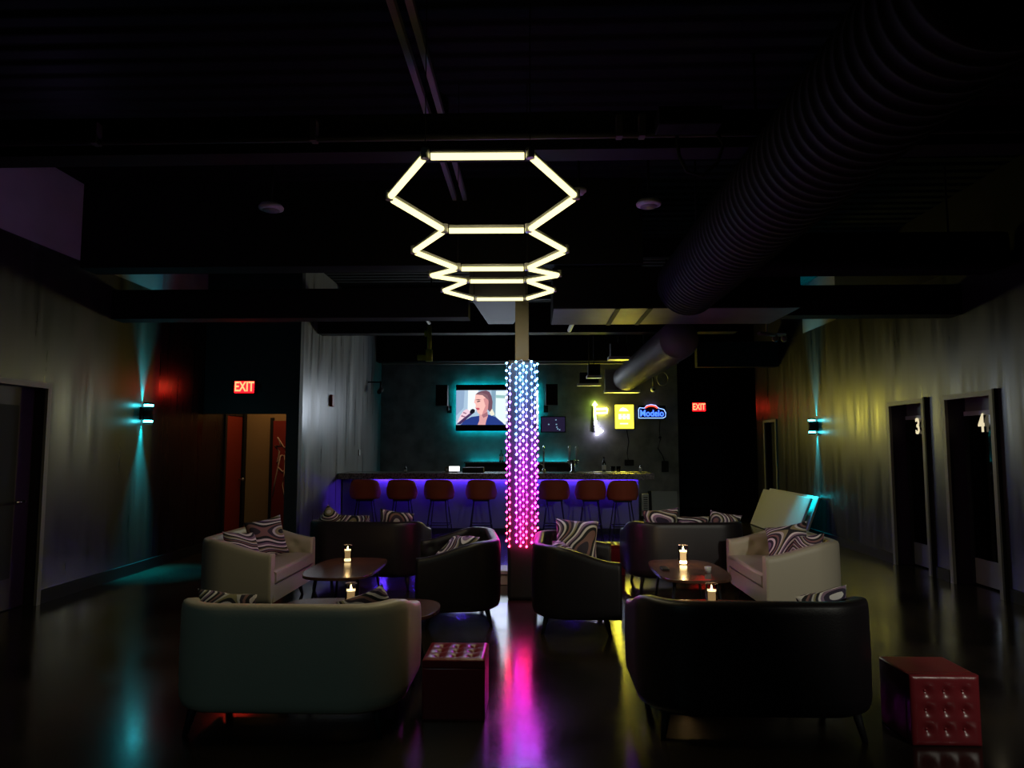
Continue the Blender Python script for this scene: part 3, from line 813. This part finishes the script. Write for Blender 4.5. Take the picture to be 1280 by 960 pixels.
# back bar
t = empty('back_bar_cabinet', (-.35, 15.7, 0)); tag(t, 'dark back bar cabinet under the television with teal light strip', 'cabinet')
MB().box(-1.15, 1.15, -.25, .20, 0, 1.18).build('body', M['black'], t)
MB().box(-1.17, 1.17, -.27, .21, 1.18, 1.21).build('top', M['granite'], t)
MB().box(-1.1, 1.1, .202, .225, 1.14, 1.16).build('led_strip', M['e_teal'], t)
for xx in (-.57, .0, .57): MB().box(xx - .5 + .24, xx + .26, -.262, -.25, .1, 1.1).build('door', M['bulkhead'], t)

# stools
def make_stool():
    root = empty('bar_stool'); tag(root, None, 'stool', 'rust red bar stools along the counter')
    # shell: seat pad plus wrapped back, open toward the bar (+Y)
    bm = bmesh.new(); n = 28; rings_o = []; rings_i = []
    for i in range(n + 1):
        an = R(188) + R(164) * i / n
        c, s_ = math.cos(an), math.sin(an)
        k = (i / n - .5) * 2
        zt = .69 + .305 * (1 - abs(k) ** 5 * .62)
        o_, i_ = [], []
        for j in range(9):
            q = j / 8; z = .665 + (zt - .665) * q
            bulge = .235 + .035 * math.sin(PI * .5 * min(1, q * 1.3)) - .03 * max(0, q - .8) * 5 * .5
            o_.append(bm.verts.new((bulge * 1.0 * c, bulge * s_ + .03, z)))
            i_.append(bm.verts.new(((bulge - .035) * c, (bulge - .035) * s_ + .03, z)))
        rings_o.append(o_); rings_i.append(i_)
    for a in range(n):
        for j in range(8):
            f = bm.faces.new((rings_o[a][j], rings_o[a + 1][j], rings_o[a + 1][j + 1], rings_o[a][j + 1])); f.smooth = True
            f = bm.faces.new((rings_i[a][j], rings_i[a][j + 1], rings_i[a + 1][j + 1], rings_i[a + 1][j])); f.smooth = True
        f = bm.faces.new((rings_o[a][8], rings_o[a + 1][8], rings_i[a + 1][8], rings_i[a][8])); f.smooth = True
        bm.faces.new((rings_o[a][0], rings_i[a][0], rings_i[a + 1][0], rings_o[a + 1][0]))
    for a in (0, n):
        for j in range(8): bm.faces.new((rings_o[a][j], rings_o[a][j + 1], rings_i[a][j + 1], rings_i[a][j]))
    m = MB(); m.bm.free(); m.bm = bm; m.build('backrest', M['stool'], root)
    MB().lathe([(.001, .66), (.18, .66), (.205, .675), (.205, .715), (.18, .735), (.001, .74)], (0, .03, 0), 28).build('seat', M['stool'], root)
    MB().box(-.14, .14, -.11, .16, .63, .66, .005).build('seat_plate', M['black'], root)
    for sx in (-1, 1):
        for sy in (-1, 1):
            MB().cyl((sx * .12, .02 + sy * .11, .64), (sx * .20, .02 + sy * .20, 0), .011, .009, 8).build('leg', M['black'], root)
    q = [(-.175, -.155), (.175, -.155), (.175, .195), (-.175, .195), (-.175, -.155)]
    m = MB()
    for a, b in zip(q, q[1:]): m.cyl((*a, .24), (*b, .24), .008, seg=8)
    m.build('foot_rail', M['black'], root)
    return root
st = make_stool()
sx_ = [(-2.87, 'leftmost rust red bar stool at the dark end of the counter'), (-2.24, 'second rust red bar stool from the left end'), (-1.61, 'third rust red bar stool from the left end'), (-.90, 'fourth rust red bar stool, nearest the column on its left'),
       (.33, 'rust red bar stool nearest the column on its right'), (.94, 'second rust red bar stool right of the column'), (1.46, 'rightmost rust red bar stool at the counter end')]
for i, (x, lab) in enumerate(sx_):
    o = st if i == 0 else dup(st, (0, 0, 0))
    o.location = (x, 12.12 if i < 6 else 12.0, 0); o.rotation_euler = (0, 0, R([4, 0, -3, 2, 0, -2, 3][i])); o['label'] = lab

# things on and behind the counter
ZC = 1.0755
t = empty('payment_terminal', (-1.44, 12.85, ZC)); tag(t, 'white lit screen standing on the counter left of the column', 'screen')
MB().box(-.10, .10, .0, .015, .02, .12).build('screen_bezel', M['black'], t)
MB().box(-.095, .095, -.003, -.0005, .025, .115).build('screen', M['e_scr'], t)
MB().box(-.06, .06, -.02, .05, 0, .02).build('stand', M['black'], t)
t = MB().box(-1.30, -.92, 12.9, 13.15, ZC, ZC + .09, .008).box(-1.28, -.94, 12.895, 12.9, ZC + .03, ZC + .035); tag(t.build('cash_drawer', M['black']), 'flat black cash drawer beside the lit white screen', 'cash drawer')
t = MB().lathe([(.02, 0), (.055, 0), (.055, .09), (.02, .09), (.02, 0)], seg=20); t.xform(Matrix.Rotation(PI / 2, 4, 'X'))
o = t.build('tape_roll', M['post']); o.location = (-1.58, 13.05, ZC + .055); tag(o, 'small brown roll standing left of the lit white screen', 'roll')
def bottle(x, y, z, h, r, mat, lab, nm='bottle', grp=None):
    t = empty(nm, (x, y, z)); tag(t, lab, 'bottle', grp)
    MB().lathe([(.001, 0), (r, 0), (r, h * .55), (r * .85, h * .63), (r * .36, h * .74), (r * .33, h * .92), (.001, h * .92)], seg=18).build('glass_body', mat, t)
    MB().cyl((0, 0, h * .92 + .001), (0, 0, h), r * .4, seg=12).build('cap', M['black'], t)
    MB().lathe([(r + .001, h * .12), (r + .0015, h * .45)], seg=18).build('paper_label', M['white'], t)
bottle(-.72, 15.55, 1.2105, .26, .045, M['bottle'], 'clear spirit bottle on the back bar left of the column')
bottle(-.60, 15.58, 1.2105, .23, .042, M['bottle'], 'shorter clear bottle beside the taller one on back bar')
bottle(1.26, 13.05, ZC + .013, .27, .036, M['dkbottle'], 'dark wine bottle on the pale tray at the counter right')
bottle(1.92, 13.05, ZC + .013, .14, .025, M['chrome'], 'small silver shaker bottle at the right end of the counter')
bottle(-2.35, 13.0, ZC, .12, .025, M['dkbottle'], 'small dark bottle alone on the left part of the counter')
t = MB().box(1.08, 1.66, 12.85, 13.25, ZC, ZC + .012, .004); tag(t.build('serving_tray', M['white']), 'pale tray under the wine bottle on the counter', 'tray')
t = MB().box(1.70, 2.04, 12.85, 13.2, ZC, ZC + .012, .004); tag(t.build('bar_mat', M['black']), 'black bar mat at the right end of the counter', 'mat')
for (x, lab) in ((1.42, 'left of two drinking glasses on the pale tray'), (1.52, 'right of two drinking glasses on the pale tray')):
    t = MB().lathe([(.001, 0), (.032, 0), (.040, .10), (.037, .10), (.030, .008), (.001, .008)], (x, 13.02, ZC + .0125), 20)
    tag(t.build('drinking_glass', M['glass']), lab, 'glass', 'glasses on the tray')
t = empty('faucet', (.17, 13.25, ZC)); tag(t, 'tall chrome gooseneck faucet behind the counter by the column', 'faucet')
MB().tube([(0, 0, 0), (0, 0, .36), (.0, -.02, .44), (0, -.08, .47), (0, -.14, .44), (0, -.15, .34)], .016, 10).build('spout', M['chrome'], t)
MB().cyl((0, 0, .0), (0, 0, .05), .03).build('base', M['chrome'], t)
MB().cyl((0, 0, .12), (-.09, 0, .16), .010).build('lever', M['chrome'], t)
t = empty('beer_tower', (.70, 13.05, ZC)); tag(t, 'chrome beer tap tower with two handles on the counter', 'beer tap')
MB().lathe([(.001, 0), (.06, 0), (.06, .012), (.032, .03), (.032, .2), (.001, .2)], seg=20).build('tower', M['chrome'], t)
MB().cyl((-.10, 0, .19), (.10, 0, .19), .030).build('crossbar', M['chrome'], t)
for sx in (-.065, .065):
    MB().cyl((sx, -.02, .18), (sx, -.09, .14), .012).cyl((sx, -.09, .15), (sx, -.09, .09), .009).build('tap_spout', M['chrome'], t)
    MB().lathe([(.001, .215), (.012, .215), (.014, .26), (.024, .33), (.026, .44), (.018, .47), (.001, .475)], (sx, -.02, 0), 14).build('tap_handle', M['steel'], t)

# ------------------------------------------------------------------ television
t = empty('television', (-.83, 15.9, 2.405)); tag(t, 'wall television showing a singer, teal light behind it', 'television')
tw, th = 1.85, 1.035
MB().box(-tw / 2, tw / 2, -.03, .02, -th / 2, th / 2, .006).build('bezel', M['black'], t)
e = MB(); e.box(-tw / 2 + .04, tw / 2 - .04, .03, .05, th / 2 - .06, th / 2 - .035).box(-tw / 2 + .04, tw / 2 - .04, .03, .05, -th / 2 + .035, -th / 2 + .06)
e.box(-tw / 2 + .035, -tw / 2 + .06, .03, .05, -th / 2 + .06, th / 2 - .06).box(tw / 2 - .06, tw / 2 - .035, .03, .05, -th / 2 + .06, th / 2 - .06)
e.build('backlight_strip', M['e_teal'], t)
MB().box(-.3, .3, .02, .1, -.2, .2).build('wall_mount', M['black'], t)
def srgb(r, g, b):
    f = lambda c: ((c / 255 + .055) / 1.055) ** 2.4 if c > 10 else c / 255 / 12.92
    return (f(r), f(g), f(b))
pal = {}; mats = []
def pc(rgb):
    if rgb not in pal: pal[rgb] = len(mats); mats.append(emat('picture_tone', srgb(*rgb), 1.15))
    return pal[rgb]
def cx(px): return -tw / 2 + (px - 242) / (1072 - 242) * tw
def cz(py): return th / 2 - (py - 325) / (790 - 325) * th
sm = MB(); layer = [0]
def area(pts, rgb):
    layer[0] += 1; yv = -.0315 - .0004 * layer[0]
    sm.poly([(cx(x), yv, cz(y_)) for x, y_ in pts], pc(rgb))
area([(245, 382), (1070, 382), (1070, 730), (245, 730)], (166, 192, 214))
area([(245, 382), (330, 382), (320, 560), (245, 640)], (140, 165, 195))
area([(365, 382), (470, 382), (440, 600), (360, 600)], (232, 242, 248))
area([(600, 382), (650, 382), (660, 640), (600, 700)], (128, 160, 182))
area([(645, 390), (745, 390), (745, 730), (690, 700), (640, 640)], (225, 240, 240))
area([(645, 430), (745, 435), (745, 465), (645, 460)], (150, 190, 190))
area([(1030, 382), (1070, 382), (1070, 730), (1030, 730)], (245, 250, 250))
area([(290, 730), (330, 685), (400, 650), (470, 640), (560, 625), (640, 650), (710, 705), (730, 730)], (38, 58, 128))
area([(480, 620), (560, 590), (565, 640), (548, 690), (540, 730), (462, 730), (478, 690)], (214, 158, 158))
area([(500, 628), (560, 600), (562, 640), (520, 660)], (160, 108, 118))
area([(595, 545), (628, 610), (632, 630), (600, 640), (580, 610)], (232, 226, 205))
area([(440, 425), (462, 405), (500, 390), (545, 384), (580, 398), (600, 440), (612, 500), (606, 570), (585, 600), (565, 580), (555, 480), (500, 440)], (112, 78, 92))
area([(440, 425), (434, 470), (424, 505), (440, 520), (442, 540), (438, 560), (455, 575), (452, 592), (468, 615), (500, 632), (540, 612), (566, 570), (572, 500), (552, 440), (500, 415)], (240, 186, 178))
area([(520, 470), (560, 450), (572, 500), (566, 570), (540, 612), (505, 630), (520, 590), (540, 540)], (206, 140, 142))
area([(432, 480), (470, 472), (500, 480), (470, 484)], (120, 80, 80))
area([(450, 494), (482, 488), (490, 496), (460, 504)], (70, 48, 62))
area([(440, 560), (470, 558), (486, 570), (470, 582), (456, 580)], (190, 80, 96))
area([(440, 425), (500, 405), (560, 430), (580, 490), (555, 470), (510, 432)], (130, 96, 104))
area([(258, 700), (285, 640), (320, 590), (350, 572), (392, 592), (398, 622), (360, 650), (320, 690), (280, 725)], (232, 200, 215))
area([(318, 600), (352, 612), (345, 622), (315, 612)], (150, 105, 130))
area([(300, 632), (340, 646), (330, 656), (295, 646)], (150, 105, 130))
area([(382, 605), (392, 578), (415, 568), (436, 580), (434, 604), (412, 620), (392, 622)], (22, 22, 34))
area([(385, 612), (410, 622), (330, 690), (290, 725), (250, 725), (300, 680)], (70, 50, 92))
sm.build('screen', mats, t)
# speakers beside the television
for (x, z, lab) in ((-2.03, 2.67, 'black wall speaker on bracket left of the television'), (.38, 2.68, 'black wall speaker on bracket right of the television')):
    sg = -1 if x < 0 else 1
    t = empty('wall_speaker', (x, 15.62, z)); tag(t, lab, 'speaker', 'speakers flanking the television')
    MB().box(-.13, .13, -.12, .14, -.24, .22, .01).build('cabinet', M['black'], t)
    MB().box(-.115, .115, -.128, -.121, -.22, .20).build('grille', M['beam'], t)
    MB().box(-.02 - sg * .12, .02 - sg * .12, .02, .1, -.34, -.24).cyl((-sg * .12, .08, -.30), (-sg * .12, .37, -.30), .02).box(-.05 - sg * .12, .05 - sg * .12, .34, .375, -.38, -.22).build('bracket', M['black'], t)
t = empty('small_monitor', (.42, 15.9, 2.03)); tag(t, 'small dim wall monitor below the right speaker', 'monitor')
MB().box(-.28, .28, -.02, .02, -.18, .18, .005).build('bezel', M['black'], t)
e = MB(); e.poly([(-.26, -.022, -.16), (.26, -.022, -.16), (.26, -.022, .16), (-.26, -.022, .16)], 0)
for (x, z) in ((-.1, .0), (.06, .1), (.07, .0), (.08, -.06), (.14, -.12), (.1, -.1)):
    e.poly([(x - .015, -.023, z - .012), (x + .015, -.023, z - .012), (x + .015, -.023, z + .012), (x - .015, -.023, z + .012)], 1)
e.build('screen', [emat('dim_violet_screen', (.016, .012, .035), 1.0), emat('screen_icons', (.2, .35, .5), 1.0)], t)
MB().box(-.08, .08, .02, .1, -.06, .06).build('wall_mount', M['black'], t)

# ------------------------------------------------------------------ neon and lit signs
t = empty('neon_sign', (1.40, 15.93, 2.15)); tag(t, 'glowing yellow and white neon sign with a side arm, left of yellow box', 'sign')
MB().tube([(-.04, 0, -.06), (-.05, 0, .1), (-.05, 0, .36)], .030, 10).tube([(-.09, 0, .30), (-.05, 0, .38), (0, 0, .30)], .022, 10).build('lime_tube', M['e_nlime'], t)
MB().tube([(-.02, 0, .22), (.22, 0, .23)], .026, 10).tube([(-.02, 0, .13), (.22, 0, .14), (.22, 0, .23)], .024, 10).build('yellow_tube', M['e_nyel'], t)
MB().tube([(-.04, 0, -.04), (-.02, 0, -.2), (0, 0, -.36)], .030, 10).tube([(0, 0, -.28), (.07, 0, -.22), (.12, 0, -.26), (.06, 0, -.30)], .022, 10).build('white_tube', M['e_nwhite'], t)
MB().box(-.09, -.02, .02, .06, -.3, .3).build('backing', M['black'], t)
t = empty('lit_box_sign', (2.00, 15.92, 2.20)); tag(t, 'square bright yellow light box sign on the concrete wall', 'sign')
MB().box(-.215, .215, -.02, .07, -.275, .275, .012).build('case', M['black'], t)
MB().box(-.205, .205, -.026, -.021, -.265, .265).build('lit_face', M['e_yellow'], t)
e = MB()
for (x0, x1, z0, z1) in ((-.13, -.06, -.06, .06), (-.04, .03, -.06, .06), (.05, .12, -.06, .06), (-.12, .12, -.02, .01), (-.10, .08, -.17, -.14)): e.poly([(x0, -.0275, z0), (x1, -.0275, z0), (x1, -.0275, z1), (x0, -.0275, z1)])
e.poly([(-.12, -.0275, .12), (.10, -.0275, .12), (.05, -.0275, .18), (-.03, -.0275, .21), (-.09, -.0275, .18)])
e.build('pale_print', M['e_yellow_l'], t)
t = empty('neon_word_sign', (2.62, 15.92, 2.30)); tag(t, 'blue neon word sign with a red arc above, rightmost of the lit signs', 'sign')
MB().box(-.30, .30, .0, .05, -.15, .15, .01).build('backing', M['black'], t)
out = [(-.30, -.13), (.24, -.13), (.29, -.10), (.30, -.02), (.26, .06), (.14, .09), (.08, .15), (-.02, .17), (-.12, .15), (-.17, .09), (-.28, .10), (-.30, .06), (-.30, -.13)]
MB().tube([(x, -.005, z) for x, z in out], .008, 6).build('outline_tube', M['e_nblue_e'], t)
text_obj('word', 'Modelo', .20, .006, M['e_nblue'], t, (-.01, -.015, -.03), (PI / 2, 0, 0), xs=.86, off=.004)
arc = [(-.02 + .15 * math.cos(R(a)), -.012, .05 + .095 * math.sin(R(a))) for a in range(25, 160, 9)]
MB().tube(arc, .016, 8).build('red_arc', M['e_nred'], t)
def exit_sign(name, loc, w, h, lab, arrows):
    t = empty(name, loc); tag(t, lab, 'exit sign', 'red exit signs')
    MB().box(-w / 2, w / 2, -.03, .02, -h / 2, h / 2, .004).build('housing', M['black'], t)
    MB().box(-w / 2 + .01, w / 2 - .01, -.034, -.031, -h / 2 + .01, h / 2 - .01).build('lit_face', M['e_exit_d'], t)
    text_obj('exit_word', 'EXIT', h * 1.05, .002, M['e_exit'], t, (0, -.038, 0), (PI / 2, 0, 0), xs=w / h * .44, off=.004)
    if arrows:
        for sg in (-1, 1): MB().box(sg * (w / 2 + .005), sg * (w / 2 + .05), -.02, .02, -.03, .03, .008).cyl((sg * (w / 2 + .03), -.03, 0), (sg * (w / 2 + .03), -.02, 0), .02).build('emergency_lamp', M['duct'], t)
    return t
exit_sign('exit_sign', (-4.27, 10.36, 2.42), .31, .19, 'red EXIT sign on the bulkhead above the left corridor', True)
exit_sign('exit_sign', (4.16, 18.15, 2.53), .34, .22, 'red EXIT sign above the far back door at the right', True)
t = MB().box(3.66, 3.78, 18.1, 18.2, 2.42, 2.56, .01); tag(t.build('junction_plate', M['duct']), 'small grey box on the wall left of the far EXIT sign', 'box')

# cables and devices on the bar wall
t = MB().tube([(2.80, 15.97, 2.12), (2.78, 15.97, 1.9), (2.80, 15.97, 1.7), (2.74, 15.96, 1.5), (2.84, 15.96, 1.34), (2.88, 15.96, 1.2)], .010, 6).sphere((2.79, 15.96, 1.74), .03).box(2.82, 2.96, 15.92, 15.995, .98, 1.22, .01)
tag(t.build('power_cable', M['black']), 'black power cable and plug hanging below the blue neon sign', 'cable')
t = MB().tube([(2.06, 15.97, 1.9), (2.10, 15.97, 1.65), (2.06, 15.97, 1.4), (2.08, 15.97, 1.25)], .010, 6).box(2.0, 2.2, 15.9, 15.995, 1.12, 1.25, .01)
tag(t.build('wall_cable', M['black']), 'dark cord and outlet box below the yellow light box', 'cable')
t = empty('security_camera', (2.55, 15.3, 2.76)); tag(t, 'small white dome camera hanging above the blue neon sign', 'camera')
MB().sphere((0, 0, 0), .06).build('dome', M['white'], t); MB().sphere((0, -.045, -.01), .028).build('lens', M['black'], t); MB().cyl((0, 0, .05), (0, 0, .57), .015).build('stem', M['black'], t)
t = MB().tube([(2.75 + .12 * math.cos(R(a)), 15.3, 2.99 + .14 * math.sin(R(a))) for a in range(0, 370, 20)], .008, 6); t.cyl((2.75, 15.3, 3.13), (2.75, 15.3, 3.32), .008)
tag(t.build('cable_coil', M['duct_grey']), 'coiled cable hanging from the pipe above the neon signs', 'cable')
t = MB().box(-3.468, -3.42, 11.95, 12.07, 2.22, 2.42, .01); tag(t.build('alarm_strobe', M['alarm']), 'small red alarm device on the side wall left of the bar', 'alarm')
t = MB().box(-3.468, -3.45, 14.0, 14.08, 1.36, 1.48, .003); tag(t.build('wall_outlet', M['white']), 'white outlet plate on the side wall above the bar', 'outlet')
t = empty('corner_camera', (-3.2, 14.7, 2.78)); tag(t, 'black camera on a bracket high in the left bar corner', 'camera')
MB().cyl((-.27, 0, .1), (0, 0, .1), .015).cyl((0, 0, .12), (0, 0, -.02), .02).build('bracket', M['black'], t)
MB().cyl((0, .08, -.05), (.0, -.14, -.12), .05, .045).build('camera_body', M['black'], t)

# ------------------------------------------------------------------ wall sconces
def sconce(x, y, z, sg, lab):
    # sg = +1 when the wall is on the left (light stands off toward +X)
    t = empty('wall_sconce', (x, y, z)); tag(t, lab, 'sconce', 'teal up and down sconces')
    c = sg * .085
    MB().box(0, sg * .03, -.05, .05, -.08, .08, .004).build('back_plate', M['black'], t)
    MB().cyl((c, 0, -.085), (c, 0, .085), .055, seg=24).build('body', M['black'], t)
    for s2 in (-1, 1):
        MB().cyl((c, 0, s2 * .0865), (c, 0, s2 * .112), .053, seg=24).build('lens_ring', M['e_sconce'], t)
        MB().cyl((c, 0, s2 * .1135), (c, 0, s2 * .135), .057, seg=24, caps=False).build('cap_ring', M['black'], t)
        for nm, cone, en, bl in (('beam', 36, 330, .9), ('wash', 50, (330 if sg > 0 else 110) if s2 < 0 else 150, 1.0)):
            ld = bpy.data.lights.new('sconce_' + nm, 'SPOT'); ld.energy = en; ld.color = (.0, .78, 1.0)
            ld.spot_size = R(cone); ld.spot_blend = bl; ld.shadow_soft_size = .02
            lo = bpy.data.objects.new('sconce_' + nm, ld); col.objects.link(lo); lo.parent = t
            lo.location = (c * (.22 if nm == 'beam' else .9), 0, s2 * .142)
            d = Vector((-sg * .05 if nm == 'beam' else sg * .10, 0, s2)).normalized()
            lo.rotation_euler = d.to_track_quat('-Z', 'Y').to_euler()
    return t
sconce(XL, 8.74, 1.96, 1, 'black wall sconce throwing teal light on the left wall')
sconce(XR, 12.22, 1.885, -1, 'black wall sconce throwing teal light on the right wall')

# ------------------------------------------------------------------ leaning tables, panels
def leaning(y0, y1, xb, xt, h, lab):
    L = math.hypot(xt - xb, h)
    t = empty('folding_table', (xb, (y0 + y1) / 2, .0)); t.rotation_euler = (0, math.atan2(xt - xb, h), 0)
    tag(t, lab, 'folding table', 'folding tables leaning on the right wall')
    hw = (y1 - y0) / 2
    MB().box(.0, .045, -hw, hw, 0.012, L, .012).build('table_top', M['board'], t)
    MB().box(.046, .07, -hw + .2, -hw + .24, .1, L - .1).box(.046, .07, hw - .24, hw - .2, .1, L - .1).box(.046, .07, -hw + .2, hw - .2, L * .5, L * .5 + .03).build('folded_legs', M['steel'], t)
leaning(12.06, 14.5, 4.28, 4.57, .70, 'pale folding table leaning by the right wall, the front one')
leaning(12.0, 14.45, 4.39, 4.68, .72, 'pale folding table leaning against the wall behind the front one')
t = empty('leaning_panel', (2.86, 15.85, 0)); t.rotation_euler = (R(-6), 0, 0); tag(t, 'pale grey panel leaning on the back wall right of the bar', 'panel')
MB().box(-.29, .27, -.02, .02, .005, .56, .004).build('board', M['pale'], t)
MB().box(-.36, -.295, -.02, .02, .005, .57).build('dark_edge', M['black'], t)
t = empty('space_heater', (2.40, 15.7, 0)); tag(t, 'narrow white heater with slots standing left of the leaning panel', 'heater')
MB().box(-.07, .07, -.06, .06, .05, .52, .01).build('case', M['white'], t)
for k in range(7): MB().box(-.045, .045, -.064, -.0605, .16 + k * .045, .18 + k * .045).build('slot', M['black'], t)
MB().box(-.1, .1, -.1, .1, .002, .05, .005).build('foot', M['black'], t)

# ------------------------------------------------------------------ lights
def lamp(kind, name, loc, energy, color, **kw):
    ld = bpy.data.lights.new(name, kind); ld.energy = energy; ld.color = color
    tgt = kw.pop('target', None)
    for k, v in kw.items(): setattr(ld, k, v)
    o = bpy.data.objects.new(name, ld); col.objects.link(o); o.location = loc
    if tgt is not None: o.rotation_euler = (Vector(tgt) - Vector(loc)).to_track_quat('-Z', 'Y').to_euler()
    return o
for i in range(4):
    yy = 3.50 + (i + .5) * H3
    lamp('SPOT', 'hexagon_lamp', (-.285, yy, 2.9), 15, (1, .86, .5), target=(-.285, yy, 0), spot_size=R(172), spot_blend=.25, shadow_soft_size=.3)
lamp('AREA', 'television_lamp', (-.83, 15.80, 2.4), 30, (.75, .85, 1.0), target=(-.83, 10, 2.3), shape='RECTANGLE', size=1.8, size_y=.78)
lamp('AREA', 'box_sign_lamp', (2.0, 15.86, 2.2), 25, (1, .85, .05), target=(2.0, 10, 2.2), shape='RECTANGLE', size=.4, size_y=.5)
lamp('SPOT', 'track_lamp', (4.2, -1.2, 3.2), 430, (1, .99, .84), target=(2.5, 6.3, .35), spot_size=R(34), spot_blend=.8, shadow_soft_size=.1)
lamp('SPOT', 'rear_fill_spot', (-1.8, -1.6, 3.3), 27, (.5, .95, 1.0), target=(-1.4, 4.0, .3), spot_size=R(60), spot_blend=1.0, shadow_soft_size=.15)  # added fill from behind the camera, no fitting modelled
lamp('POINT', 'corridor_lamp', (-4.2, 11.2, 2.9), 22, (1, .62, .25), shadow_soft_size=.1)
lamp('POINT', 'violet_fill', (-3.9, 5.6, 4.0), .9, (.55, .35, 1), shadow_soft_size=.1)  # unseen violet source added to tint the upper left wall

w = bpy.data.worlds.new('night'); sc.world = w; w.use_nodes = True
w.node_tree.nodes['Background'].inputs[0].default_value = (.02, .02, .03, 1)
w.node_tree.nodes['Background'].inputs[1].default_value = 0.3
